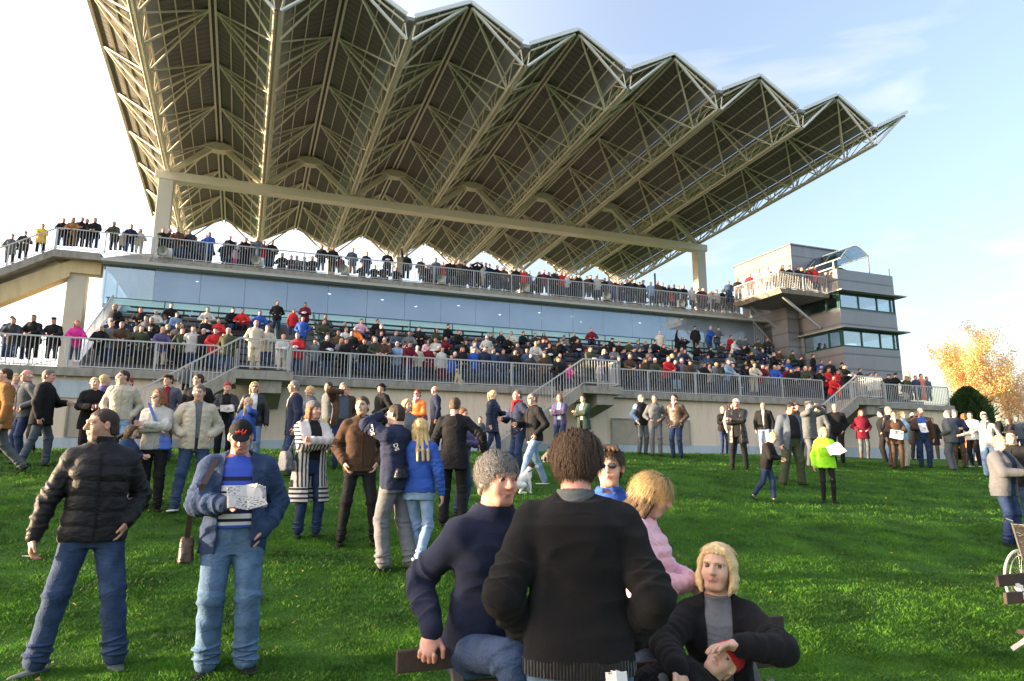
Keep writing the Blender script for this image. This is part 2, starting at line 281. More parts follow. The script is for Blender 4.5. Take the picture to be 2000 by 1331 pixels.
def head(f,J,sk=0,lip=1,eye=2,iris=3,brow=4,fine=True,mouth=0,nk=.057):
    s=J['hk']; C=J['hc']; fr=J['hf']; X,Fw,U=fr
    def P(x,y,z): return C+(X*x+Fw*y+U*z)*s
    el(f,P(0,-.018,.028),(.076*s,.096*s,.089*s),sk,.02,fr); el(f,P(0,.024,-.038),(.058*s,.064*s,.080*s),sk,.03,fr)
    rc(f,P(-.022,.052,-.092),P(.022,.052,-.092),.022*s,.022*s,sk,.02)
    for a in (1,-1): el(f,P(a*.036,.055,-.03),(.026*s,.025*s,.032*s),sk,.02,fr)
    rc(f,C+U*-.05*s-Fw*.03*s,J['nb']-J['t']*.04*J['k']-J['f']*.01,nk*s*J['w']**.4,(nk+.008)*s*J['w']**.5,sk,.03)
    if fine:
        for a in (1,-1):
            rc(f,P(a*.012,.086,.030),P(a*.046,.070,.026),.011*s,.009*s,sk,.012)
            el(f,P(a*.031,.094,.007),(.016*s,.013*s,.010*s),k=.008,fr=fr,sub=True)
            (el(f,P(a*.030,.0695,.005),(.0135*s,.0135*s,.0105*s),eye,.002,fr),el(f,P(a*.030,.0815,.005),(.0076*s,.003*s,.0076*s),iris,.001,fr)) if fine>1 else el(f,P(a*.031,.079,.006),(.011*s,.006*s,.005*s),iris,.002,fr)
            rc(f,P(a*.018,.078,.0120),P(a*.043,.070,.0100),.0045*s,.0042*s,sk,.003); rc(f,P(a*.019,.0765,-.0025),P(a*.042,.069,-.0015),.0035*s,.0032*s,sk,.003)
            rc(f,P(a*.017,.0945,.029),P(a*.044,.082,.032),.0030*s,.0022*s,brow,.002)
            el(f,P(a*.081,-.010,-.006),(.013*s,.018*s,.032*s),sk,.008,fr); el(f,P(a*.090,.0,-.006),(.008*s,.009*s,.017*s),k=.004,fr=fr,sub=True)
        rc(f,P(0,.086,.018),P(0,.106,-.024),.0075*s,.0125*s,sk,.014)
        for a in (1,-1): rc(f,P(a*.012,.098,-.027),P(a*.013,.094,-.026),.008*s,.007*s,sk,.006)
        rc(f,P(-.021-.005*mouth,.082,-.056+.004*mouth),P(0,.091,-.0545),.004*s,.0056*s,lip,.003); rc(f,P(0,.091,-.0545),P(.021+.005*mouth,.082,-.056+.004*mouth),.0056*s,.004*s,lip,.003)
        rc(f,P(-.014,.083,-.065),P(.014,.083,-.065),.0055*s,.0055*s,lip,.004)
    else:
        el(f,P(0,.09,-.01),(.012*s,.02*s,.02*s),sk,.015,fr)
        for a in (1,-1): el(f,P(a*.076,-.008,-.008),(.010*s,.018*s,.03*s),sk,.01,fr)
def hair(f,J,style,mat=0,big=1.):
    s=J['hk']; C=J['hc']; fr=J['hf']; X,Fw,U=fr
    def P(x,y,z): return C+(X*x+Fw*y+U*z)*s
    g=.010*big
    if style in ('cap','beanie','beret','flat','brim','hood'): g=.004
    if style=='buzz': g=.004
    def region(zf,zb):
        # keep above a slanted line running from the forehead (zf) to the nape (zb)
        def fn(x,y,z):
            Xh=((x-C[0])*X[0]+(y-C[1])*X[1]+(z-C[2])*X[2])/s; Yh=((x-C[0])*Fw[0]+(y-C[1])*Fw[1]+(z-C[2])*Fw[2])/s; Zh=((x-C[0])*U[0]+(y-C[1])*U[1]+(z-C[2])*U[2])/s
            line=np.interp(Yh,[-.06,-.04,-.022,.0,.03,.05,.08],[zb,zb*.75,-.0,.004,.022,zf*.8,zf])+Yh*0; line=np.where((np.abs(Xh)<.055)&(Yh<-.02),np.minimum(line,zb),line)
            e=np.sqrt((Xh/(.076+g))**2+((Yh+.018)/(.096+g))**2+((Zh-.028)/(.089+g*1.2))**2)
            lower=np.sqrt((Xh/(.070+g))**2+((Yh+.03)/(.078+g))**2+((Zh+.03)/.09)**2)
            d=np.minimum((e-1)*.085,(lower-1)*.07)*s
            n=.0022*noise3(Xh*130,Yh*50,Zh*70)*(0 if style=='buzz' else 1)
            return np.maximum(d+n,(line-Zh)*s)
        f.add(fn,C-.15*s,C+.16*s,mat,.003)
    if style=='bald': 
        for a in (1,-1): el(f,P(a*.072,-.03,-.005),(.012*s,.05*s,.03*s),mat,.01,fr)
        el(f,P(0,-.098,-.01),(.06*s,.02*s,.035*s),mat,.02,fr); return
    region(*(.074,-.075) if style not in('cap','beanie','beret','flat','brim') else (.0,-.07))
    if style in ('short','buzz'): return
    if style=='messy':
        r=np.random.default_rng(5)
        for x_ in (-.045,-.02,.005,.03,.05): rc(f,P(x_,.02,.118),P(x_*1.1+.008,.075,.098),.016*s,.009*s,mat,.012)
        for _ in range(90):
            th=r.uniform(0,2*PI); ph=r.uniform(.0,1.45); x=math.sin(ph)*math.cos(th); y=math.sin(ph)*math.sin(th); z=math.cos(ph)
            if (y>.45 and z<.72) or (abs(x)>.8 and z<.3): continue
            p=P(x*.078,-.018+y*.098,.028+z*.092); rc(f,p,p+(X*x*.35+Fw*(y*.3-.25)+U*(z*.2-.7))*.042*s,.010*s,.004*s,mat,.012)
        return
    def lock(pts,r0,r1,k=.02):
        for i in range(len(pts)-1):
            n=len(pts)-1; rc(f,P(*pts[i]),P(*pts[i+1]),(r0+(r1-r0)*i/n)*s,(r0+(r1-r0)*(i+1)/n)*s,mat,k)
    if style in ('bob','long','vlong'):
        Ln={'bob':-.125,'long':-.24,'vlong':-.40}[style]
        for a in (1,-1):
            for j,(yy,xx) in enumerate(((.022,.076),(.002,.084),(-.03,.084),(-.06,.070))):
                b_=-.03 if Ln<-.2 else 0
                lock([(a*.05,yy*.6,.078),(a*xx,yy,.02),(a*(xx+.008),yy-.004,-.05),(a*(xx+.004),yy+.002+b_,Ln*.7),(a*(xx-.006),yy+.006+b_,Ln+.012*j)],.015,.010)
        for x in (-.04,0,.04): lock([(x,-.08,.06),(x,-.104,0),(x*1.1,-.10,-.07),(x*1.6,-.115 if Ln>-.2 else -.175,Ln*.7),(x*1.6,-.11 if Ln>-.2 else -.20,Ln)],.030,.018)
        for a in (1,-1): lock([(a*.008,.035,.112),(a*.046,.050,.088),(a*.070,.036,.045),(a*.077,.028,-.01)],.012,.010,.01)
    if style=='pony':
        lock([(0,-.10,.05),(0,-.15,.04),(0,-.165,-.03),(0,-.15,-.12),(0,-.14,-.17)],.028,.012)
    if style=='bun': el(f,P(0,-.09,.11),(.04*s,.04*s,.035*s),mat,.01,fr)
def hat(f,J,style,mat=0):
    s=J['hk']; C=J['hc']; fr=J['hf']; X,Fw,U=fr
    def P(x,y,z): return C+(X*x+Fw*y+U*z)*s
    def dome(g,z0,zs=1.):
        def fn(x,y,z):
            Xh=((x-C[0])*X[0]+(y-C[1])*X[1]+(z-C[2])*X[2])/s; Yh=((x-C[0])*Fw[0]+(y-C[1])*Fw[1]+(z-C[2])*Fw[2])/s; Zh=((x-C[0])*U[0]+(y-C[1])*U[1]+(z-C[2])*U[2])/s
            e=np.sqrt((Xh/(.076+g))**2+((Yh+.018)/(.096+g))**2+((Zh-.028)/((.089+g)*zs))**2)
            return np.maximum((e-1)*.085*s,(z0-.25*(-.0)-Zh+np.clip(-Yh,0,.1)*-.25)*s)
        f.add(fn,C-.16*s,C+.18*s,mat,.004)
    if style=='cap': dome(.012,.038,1.06); el(f,P(0,.108,.044),(.066*s,.062*s,.008*s),mat,.008,np.array([X,nrm(Fw-U*.30),nrm(U+Fw*.30)]))
    if style=='beanie': dome(.016,.03,1.12); el(f,P(0,-.075,.075),(.075*s,.06*s,.06*s),mat,.03,fr)
    if style in('beret','flat'): el(f,P(0,.01,.098),(.095*s,.118*s,.036*s),mat,.02,fr); dome(.008,.052); el(f,P(0,.115,.068),(.055*s,.03*s,.008*s),mat,.01,fr)
    if style=='brim': dome(.010,.045,1.12); el(f,P(0,-.01,.052),(.135*s,.15*s,.008*s),mat,.006,fr)
def legs(f,J,thick,mat=0,foldamp=0,hem=.0,bell=0):
    k=J['k'];w=J['w']
    for sd in (1,-1):
        h,kn,an=J['hip',sd],J['kn',sd],J['an',sd]; up=nrm(kn-an); a2=an+up*(.0+hem)*k
        rc(f,h+A(0,0,-.03*k) if 1 else h,kn,(.080*w**.7+thick)*k,(.058+thick)*k,mat,.03); mid=kn+(an-kn)*.35
        rc(f,kn,mid,(.056+thick)*k,(.055+thick)*k,mat,.02); rc(f,mid,a2,(.054+thick)*k,(.040+thick+bell)*k,mat,.02)
        if foldamp and hem<.1:
            for j in range(4): 
                c=a2+up*(.015+.032*j)*k; ax=nrm(np.cross(up,A(1,.3*j-.5,.2))); el(f,c+A(.006*(-1)**j,-.006,0),( (.052+thick+bell)*k,(.052+thick+bell)*k,.013*k),mat,.012,np.array([ax,nrm(np.cross(up,ax)),nrm(up+A(.15*(-1)**j,.12,0))]))
            for j in range(3):
                c=kn+(an-kn)*(.02+.07*(j-1)); el(f,c+A(0,.01,0),((.060+thick)*k,(.060+thick)*k,.012*k),mat,.02,np.array([A(1,0,0),A(0,1,0),nrm(up+A(.2*(-1)**j,.4,0))]))
def foot(f,J,sd,mat=0,sole=None,k0=.01):
    k=J['k']; td,fz,pitch=J['td',sd]; an=J['an',sd]; pr=R(pitch)
    d=nrm(td*math.cos(pr)-UP*math.sin(pr)); u=nrm(UP*math.cos(pr)+td*math.sin(pr)); side=np.cross(d,u); fr=np.array([side,d,u]); b=an-u*.085*k
    el(f,b+d*-.02*k+u*.045*k,(.038*k,.055*k,.045*k),mat,.02,fr); el(f,b+d*.075*k+u*.036*k,(.046*k,.105*k,.036*k),mat,.03,fr); rc(f,an+u*.02*k,b+u*.05*k,.04*k,.042*k,mat,.03)
    def fn(x,y,z): return -((x-b[0])*u[0]+(y-b[1])*u[1]+(z-b[2])*u[2])+.002
    f.sub(fn,b-.25,b+.25,.004)
    if sole is not None: el(f,b+d*.035*k+u*.008*k,(.049*k,.145*k,.014*k),sole,.004,fr)
def arms(f,J,thick,mat=0,cuff=0.,k=.03,fold=0,short=0,knot=1.):
    kk=J['k'];w=J['w']**.6
    for sd in (1,-1):
        s,e,wr=J['sh'][sd],J['el',sd],J['wr',sd]; s2=s-J['s']*sd*.012
        if short: rc(f,s2,s+(e-s)*.7,(.058*w+thick)*kk,(.05*w+thick)*kk,mat,k); continue
        rc(f,s2,e,(.058*w+thick)*kk,(.043*w+thick)*kk,mat,k); a=e+(wr-e)*(1-.02-cuff); rc(f,e,a,(.044*w+thick)*kk,(.030+thick*.9)*kk,mat,.02)
        if fold:
            u=nrm(e-s); v=nrm(wr-e)
            for j in range(5):
                t=.62+.09*j; c=s+(e-s)*t; el(f,c,((.052*w+thick)*kk,(.052*w+thick)*kk,.012*kk),mat,.015,np.array([nrm(np.cross(u,A(.3,.9,.2))),nrm(np.cross(u,np.cross(u,A(.3,.9,.2)))),nrm(u+A(.3*(-1)**j,.2,.1))]))
                t=.1+.17*j; c=e+(wr-e)*t; r=(.047*w-.012*t+thick)*kk; el(f,c,(r,r,.011*kk),mat,.015,np.array([nrm(np.cross(v,A(.3,.9,.2))),nrm(np.cross(v,np.cross(v,A(.3,.9,.2)))),nrm(v+A(.25*(-1)**j,-.2,.15))]))
def bounds(J,pad=.22):
    P=[J['pel'],J['hc']+J['hf'][2]*.06,J['hc']]+[J[a,s] for a in('el','wr','kn','an','hip') for s in(1,-1)]
    P=np.array(P); lo=P.min(0)-pad; hi=P.max(0)+pad; hi[2]=max(hi[2]-pad+.16,J['hc'][2]+.17); lo[2]=min(J['an',1][2],J['an',-1][2])-.12; return lo,hi
GLS=[]
def glasses(f,J,mat=0,r=.021):
    s=J['hk'];C=J['hc'];X,Fw,U=J['hf']
    P=lambda x,y,z:C+(X*x+Fw*y+U*z)*s
    for a in(1,-1):
        el(f,P(a*.032,.096,.006),(.025*s,.006*s,.017*s),mat,.002,J['hf']); rc(f,P(a*.055,.090,.010),P(a*.078,.0,.008),.0035*s,.003*s,mat,.002)
    rc(f,P(-.012,.100,.010),P(.012,.100,.010),.003*s,.003*s,mat,.002)
def belly_at(t,b): return b*float(np.interp(t,[-.1,.05,.15,.3,.4],[0,.7,1,.4,0]))
def make_person(q,h=.012,name='person'):
    """Empty > body (one continuous mesh), top, trousers, shoe x2, hair, hat ..."""
    J=skel(q); lo,hi=bounds(J); sk=SKIN[q.get('skin',0)]; fine=2 if h<.0066 else int(h<.0135); fem=q.get('fem',0); k=J['k']
    root=empty(name,q['loc'],R(q.get('rz',0)))
    hs,hc=q.get('hair',('short','b')); hm=hairm(hc); hb=q.get('h',h)
    f=Field(lo,hi,q.get('hb',h))
    torso(f,J,0); traps(f,J,0)
    for sd in(1,-1):
        s,e,w=J['sh'][sd],J['el',sd],J['wr',sd]; ww=J['w']**.5
        rc(f,s-J['s']*sd*.015,e,.055*ww*k,.041*ww*k,0,.03); rc(f,e,w,.042*ww*k,.026*k,0,.02); hand(f,J,sd,0,fine)
        foot(f,J,sd,0)
    legs(f,J,-.002); head(f,J,fine=fine,mouth=q.get('smile',0)); 
    link('body',f.mesh(),[sk,basic('lip'),basic('eye'),basic('iris'),hm],root)
    top=q.get('top',{}); kind=top.get('kind','jacket'); tk={'jacket':.024,'puffer':.034,'coat':.03,'sweater':.015,'shirt':.010,'blazer':.02,'vest':.032}[kind]+top.get('t',0)
    hem={'jacket':-.10,'puffer':-.13,'coat':-.42,'sweater':-.09,'shirt':-.08,'blazer':-.19,'vest':-.10}[kind]; hem=top.get('hem',hem)
    tex=top.get('tex',{'puffer':'puffer','sweater':'knit','vest':'puffer'}.get(kind,'plain')); seed=abs(hash(str(q['loc'])))%97 if False else int(abs(q['loc'][0]*37+q['loc'][1]*11))%97
    bel=q.get('belly',0)
    f=Field(lo,hi,h); mod=None
    if kind in('puffer','vest') or top.get('quilt'):
        qa=top.get('quilt',.012); per=top.get('per',.085)*1.
        mod=lambda s,g,t:-qa*np.abs(np.sin(t*PI/per+.25*np.sin(s*9)))**.6+qa*.8
    t1=.535+top.get('collar',.0)
    torso(f,J,tk*1.0,0,hem,t1,top.get('flare',.12 if kind in('coat','blazer') else 0),mod=mod,belly=bel,bust=fem,k=.02)
    traps(f,J,tk*.8)
    arms(f,J,tk*.85 if kind!='vest' else .02,1 if kind=='vest' else 0,fold=h<.009,cuff=top.get('cuff',0))
    # collar ring
    n0=J['nb']; ct=nrm(J['t']+.35*J['hf'][2])
    if kind!='shirt' or True:
        ch={'puffer':.055,'coat':.03,'jacket':.035,'blazer':.01,'sweater':.012,'shirt':.03,'vest':.06}[kind]+top.get('collar',0)
        loft(f,n0-ct*.05*k+J['f']*.006,[J['s'],nrm(J['f']-ct*(J['f']@ct)),ct],[0,.05*k,(.05+ch)*k],[.088*k,.074*k,.078*k],[.088*k,.074*k,.080*k],[0,0,.006],0,.02,2)
        loft(f,n0-ct*.0*k+J['f']*.012,[J['s'],nrm(J['f']-ct*(J['f']@ct)),ct],[.012*k,(ch+.03)*k],[.061*k]*2,[.066*k]*2,[0,0],0,.006,2,sub=True)
    if h<.03: f.warp(top.get('warp',.0045),top.get('ws',11),seed,top.get('wz',1.3))
    op=top.get('open')
    if op:
        o0,o1=op  # half width at hem, at neck
        pel=J['pel'];s_,f_,t_=J['s'],J['f'],J['t']
        def wedge(x,y,z):
            X=x-pel[0];Y=y-pel[1];Z=z-pel[2]; S_=X*s_[0]+Y*s_[1]+Z*s_[2]; G=X*f_[0]+Y*f_[1]+Z*f_[2]; T=X*t_[0]+Y*t_[1]+Z*t_[2]
            wd=np.interp(T,[hem*k,.30*k,.54*k],[o0*k,(o0*.6+o1*.4)*k,o1*k])
            return np.maximum(np.maximum(np.abs(S_)-wd,.03-G),T-.62*k)
        f.sub(wedge,J['pel']-.5*k,J['pel']+.75*k,.004)
        # carve the arms' region back is unnecessary: arms in front are rebuilt
        arms(f,J,tk*.85,0,fold=h<.009,cuff=top.get('cuff',0))
    mats=[cloth(top.get('col','k'),tex),cloth(top.get('sleeve',top.get('col','k')),top.get('stex','plain'))]
    sn={'jacket':'jacket','puffer':'jacket','coat':'coat','sweater':'sweater','shirt':'shirt','blazer':'jacket','vest':'vest'}[kind]
    o=link(sn,f.mesh(),mats,root)
    if not op and kind in('jacket','vest','puffer','coat') and h<.012:
        kk=k; m=MB(); ts=np.linspace(max(hem,-.12)+.01,.50,12); pts=[]
        for t in ts:
            D=(np.interp(t,TST,TD)*J['w']+belly_at(t,bel))*kk+tk+.004; O=(np.interp(t,TST,TO))*kk+belly_at(t,bel)*0; pts.append(J['pel']+J['t']*t*kk+J['f']*(D+O+.0))
        for a_,b_ in zip(pts[:-1],pts[1:]): m.bar(a_,b_,.014,.010,up=J['f'])
        m.build('zip',[cloth('k' if top.get('col') in 'kcnqs' else top.get('col'))],root)
    if op or top.get('shirt'):
        f=Field(lo,hi,h); sc=top.get('shirt','w'); torso(f,J,tk*.5,0,top.get('sh0',.04),.53,belly=bel,bust=fem,k=.02)
        if top.get('scarf'): pass
        loft(f,n0-ct*.05*k+J['f']*.004,[J['s'],nrm(J['f']-ct*(J['f']@ct)),ct],[0,.05*k,.075*k],[.075*k,.066*k,.067*k],[.078*k,.068*k,.07*k],[0,0,.004],0,.02,2)
        f.warp(.003,10,seed+2)
        link('shirt',f.mesh(),[sc if not isinstance(sc,str) else cloth(sc)],root)
    if top.get('scarf'):
        f=Field(J['nb']-.25,J['nb']+.2,min(h,.01)); c=J['nb']+J['f']*.02+ct*.03*k
        for i in range(10):
            a0=i*PI/5;a1=(i+1)*PI/5; P=lambda a:c+(J['s']*math.cos(a)*.075+J['f']*math.sin(a)*.08+ct*.018*math.sin(3*a))*k
            rc(f,P(a0),P(a1),.026*k,.026*k,0,.01)
        rc(f,c+J['f']*.09*k,c+J['f']*.12*k-ct*.18*k,.03*k,.028*k,0,.02); f.warp(.004,20,1); link('scarf',f.mesh(),[cloth(top['scarf'],'wool')],root)
    pt=q.get('pants',{}); pk=pt.get('kind','denim' if pt.get('col','d') in 'dDLlb' else 'plain')
    f=Field(lo,hi,h); th=pt.get('t',.014); legs(f,J,th,0,h<.011,pt.get('hem',-.01),pt.get('bell',.006)); 
    if not pt.get('skirt'): torso(f,J,.006,0,-.14,pt.get('rise',.09),belly=bel*.5)
    else: torso(f,J,.02,0,-pt['skirt'],.09,.25)
    f.warp(pt.get('warp',.0045),9,seed+5,1.); link('trousers',f.mesh(),[cloth(pt.get('col','d'),pk)],root)
    for sd in(1,-1):
        an=J['an',sd]; f=Field(an-.26*k,an+A(.26,.26,.12 if not q.get('boots') else .3)*k,min(h,.012)); foot(f,J,sd,0,1)
        if q.get('boots'): rc(f,an,an+nrm(J['kn',sd]-an)*.22*k,.058*k,.066*k,0,.02)
        link('shoe' if not q.get('boots') else 'boot',f.mesh(),[cloth(q.get('shoes','k'),q.get('stex','leather')),cloth(q.get('sole','k'))],root)
    if hs!='none':
        C=J['hc']; f=Field(C-A(.2,.2,.58 if hs=='vlong' else .4 if hs=='long' else .3)*J['hk'],C+.21*J['hk'],min(h,.008)); hair(f,J,'short' if hs in('cap','beanie','beret','flat','brim') else hs,0,q.get('hbig',1))
        if h<.02: f.warp(q.get('hwarp',.003),46,seed,.22)
        link('hair',f.mesh(),[hm],root)
    if q.get('hat'):
        st,hcc=q['hat']; f=Field(J['hc']-.2*J['hk'],J['hc']+.24*J['hk'],min(h,.008)); hat(f,J,st,0); link('hat' if st!='cap' else 'cap',f.mesh(),[cloth(hcc,'wool' if st=='beanie' else 'plain')],root)
    if q.get('glasses'):
        f=Field(J['hc']-.14*J['hk'],J['hc']+.14*J['hk'],min(h*.7,.0045)); glasses(f,J); link('glasses',f.mesh(),[basic('glass')],root)
    tag(root,q['label'],'person',q.get('group')); root['_']=0; del root['_']
    return root,J
# ---------------------------------------------------------------- setting
cY,sY=math.cos(YW),math.sin(YW)
def uv(u,v,z=0): return (u*cY-v*sY,u*sY+v*cY,z)
def to_uv(X,Y): return X*cY+Y*sY,-X*sY+Y*cY
def ground(X,Y):
    u,v=to_uv(X,Y)
    z=np.interp(v,[-40,2,4,5.5,6.6,8,10,12,14,16,18,20,300],[-.5,-.02,.05,.24,.33,.60,.93,1.24,1.53,1.80,2.02,2.04,2.04])
    return z-np.clip(u-12,0,30)*.012*np.clip((v-8)/8,0,1)
def ray(x,y):
    a=(x-1000)/FPX; b=-(y-665.5)/FPX; return A(a,math.cos(TH)-b*math.sin(TH),math.sin(TH)+b*math.cos(TH))
def by_ray_ground(x,y):
    r=ray(x,y); t=1.
    while t<60 and EYE+r[2]*t>ground(r[0]*t,r[1]*t): t+=.02
    return r[0]*t,r[1]*t
class MB:
    def __init__(s): s.V=[];s.F=[];s.M=[]
    def quad(s,a,b,c,d,m=0):
        i=len(s.V); s.V+=[tuple(a),tuple(b),tuple(c),tuple(d)]; s.F.append((i,i+1,i+2,i+3)); s.M.append(m)
    def box(s,x0,x1,y0,y1,z0,z1,m=0):
        i=len(s.V); s.V+=[(x,y,z) for x in(x0,x1) for y in(y0,y1) for z in(z0,z1)]
        for f in((0,1,3,2),(4,6,7,5),(0,4,5,1),(2,3,7,6),(0,2,6,4),(1,5,7,3)): s.F.append(tuple(i+t for t in f)); s.M.append(m)
    def hexa(s,P,m=0):   # 8 points: bottom 4 ccw, top 4 ccw
        i=len(s.V); s.V+=[tuple(p) for p in P]
        for f in((0,3,2,1),(4,5,6,7),(0,1,5,4),(1,2,6,5),(2,3,7,6),(3,0,4,7)): s.F.append(tuple(i+t for t in f)); s.M.append(m)
    def bar(s,a,b,w,h=None,m=0,up=(0,0,1)):
        a=A(*a);b=A(*b);h=h or w; d=nrm(b-a); u=A(*up); 
        if abs(d@u)>.98: u=A(0,1,0)
        x=nrm(np.cross(d,u)); y=np.cross(x,d); 
        P=[e+x*sx*w/2+y*sy*h/2 for e in(a,b) for sx,sy in((-1,-1),(1,-1),(1,1),(-1,1))]; s.hexa(P,m)
    def tube(s,a,b,r,n=6,m=0,r2=None):
        a=A(*a);b=A(*b); d=nrm(b-a); u=A(0,0,1) if abs(d[2])<.95 else A(1,0,0); x=nrm(np.cross(d,u)); y=np.cross(x,d); r2=r if r2 is None else r2; i=len(s.V)
        for e,q in((a,r),(b,r2)):
            for k in range(n): t=2*PI*k/n; s.V.append(tuple(e+(x*math.cos(t)+y*math.sin(t))*q))
        for k in range(n): j=(k+1)%n; s.F.append((i+k,i+j,i+n+j,i+n+k)); s.M.append(m)
    def prism(s,poly,ax,a0,a1,m=0):  # polygon in the two other axes, extruded along ax; caps fanned from centre
        n=len(poly); i=len(s.V)
        for t in(a0,a1):
            for p in poly: q=list(p); q.insert(ax,t); s.V.append(tuple(q))
        for k in range(n): j=(k+1)%n; s.F.append((i+k,i+j,i+n+j,i+n+k)); s.M.append(m)
        s.F.append(tuple(range(i,i+n))[::-1]); s.M.append(m); s.F.append(tuple(range(i+n,i+2*n))); s.M.append(m)
    def build(s,name,mats,parent=None,smooth=False,bevel=0):
        me=bpy.data.meshes.new(name); me.from_pydata(s.V,[],s.F); me.update()
        if len(mats)>1: me.polygons.foreach_set('material_index',s.M)
        if smooth: me.polygons.foreach_set('use_smooth',[True]*len(s.F))
        o=link(name,me,mats,parent)
        if bevel: b=o.modifiers.new('bevel','BEVEL'); b.width=bevel; b.segments=2; b.limit_method='ANGLE'
        return o
# materials of the place
cream=mat('cream painted steel',(.68,.64,.54),.45,.06,3,.05,20,spec=.4)
white_steel=mat('white painted steel',(.62,.63,.62),.4,.06,5)
galv=mat('galvanised steel',(.44,.45,.46),.42,.14,25,.1,80,metal=.25,spec=.5)
sheet=mat('dark ribbed roof sheet',(.155,.150,.142),.6,.12,2)
fascia=mat('blue white fascia',(.66,.70,.74),.4,.05,3)
plaster=mat('cream plaster wall',(.68,.56,.44),.9,.07,.7,.3,14)
band=mat('pale blue painted band',(.42,.48,.52),.7,.08,2)
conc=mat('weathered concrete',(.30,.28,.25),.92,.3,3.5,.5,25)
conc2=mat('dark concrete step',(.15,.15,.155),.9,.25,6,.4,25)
benchm=mat('slatted bench',(.06,.065,.07),.7,.2,20)
turq=mat('turquoise parapet panel',(.48,.74,.74),.45,.06,3)
dgreen=mat('dark green steel',(.012,.06,.045),.4,.15,10)
clad=mat('grey metal cladding',(.22,.225,.245),.38,.05,2.5,metal=.35,spec=.5)
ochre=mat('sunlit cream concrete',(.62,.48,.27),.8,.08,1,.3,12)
grille=mat('basement window board',(.36,.31,.25),.8,.2,4)
inner=mat('interior wall',(.34,.40,.50),.8,.1,1)
def stripes(m,axis,per,depth,lo=.5,dark=.35):
    N,L,b=m.node_tree.nodes,m.node_tree.links,m.node_tree.nodes['Principled BSDF']
    tc=N.new('ShaderNodeTexCoord'); sp=N.new('ShaderNodeSeparateXYZ'); L.new(tc.outputs['Object'],sp.inputs[0])
    mu=N.new('ShaderNodeMath'); mu.operation='MULTIPLY'; mu.inputs[1].default_value=1/per; L.new(sp.outputs[axis],mu.inputs[0])
    fr=N.new('ShaderNodeMath'); fr.operation='PINGPONG'; fr.inputs[1].default_value=.5; L.new(mu.outputs[0],fr.inputs[0])
    mr=N.new('ShaderNodeMapRange'); mr.inputs[1].default_value=0; mr.inputs[2].default_value=.09; L.new(fr.outputs[0],mr.inputs[0])
    bp=N.new('ShaderNodeBump'); bp.inputs['Strength'].default_value=1; bp.inputs['Distance'].default_value=depth; L.new(mr.outputs[0],bp.inputs['Height']); L.new(bp.outputs[0],b.inputs['Normal'])
    mx=N.new('ShaderNodeMix'); mx.data_type='RGBA'; old=b.inputs['Base Color'].links[0].from_socket
    m2=N.new('ShaderNodeMix'); m2.data_type='RGBA'; m2.blend_type='MULTIPLY'; m2.inputs[0].default_value=1; L.new(old,m2.inputs[6]); m2.inputs[7].default_value=(dark,)*3+(1,)
    L.new(mr.outputs[0],mx.inputs[0]); L.new(m2.outputs[2],mx.inputs[6]); L.new(old,mx.inputs[7]); L.new(mx.outputs[2],b.inputs['Base Color'])
def stain(m,k=.35,sc=(1.6,1.6,.22)):
    N,L,b=m.node_tree.nodes,m.node_tree.links,m.node_tree.nodes['Principled BSDF']; tc=N.new('ShaderNodeTexCoord'); mp=N.new('ShaderNodeMapping'); mp.inputs['Scale'].default_value=sc; no=N.new('ShaderNodeTexNoise'); no.inputs['Scale'].default_value=2.2; no.inputs['Detail'].default_value=8; no.inputs['Roughness'].default_value=.7
    L.new(tc.outputs['Object'],mp.inputs[0]); L.new(mp.outputs[0],no.inputs['Vector']); mr=N.new('ShaderNodeMapRange'); mr.inputs[1].default_value=.48; mr.inputs[2].default_value=.72; mr.inputs[4].default_value=k; L.new(no.outputs[0],mr.inputs[0])
    mx=N.new('ShaderNodeMix'); mx.data_type='RGBA'; mx.blend_type='MULTIPLY'; old=b.inputs['Base Color'].links[0].from_socket; L.new(mr.outputs[0],mx.inputs[0]); L.new(old,mx.inputs[6]); mx.inputs[7].default_value=(.45,.40,.34,1); L.new(mx.outputs[2],b.inputs['Base Color'])
stain(plaster,.38); stain(conc,.8,(2,2,.5)); stain(ochre,.4); stain(band,.4); stain(clad,.25,(.5,.5,.1))
stripes(sheet,1,.42,.03); stripes(clad,2,.9,.008,dark=.6)
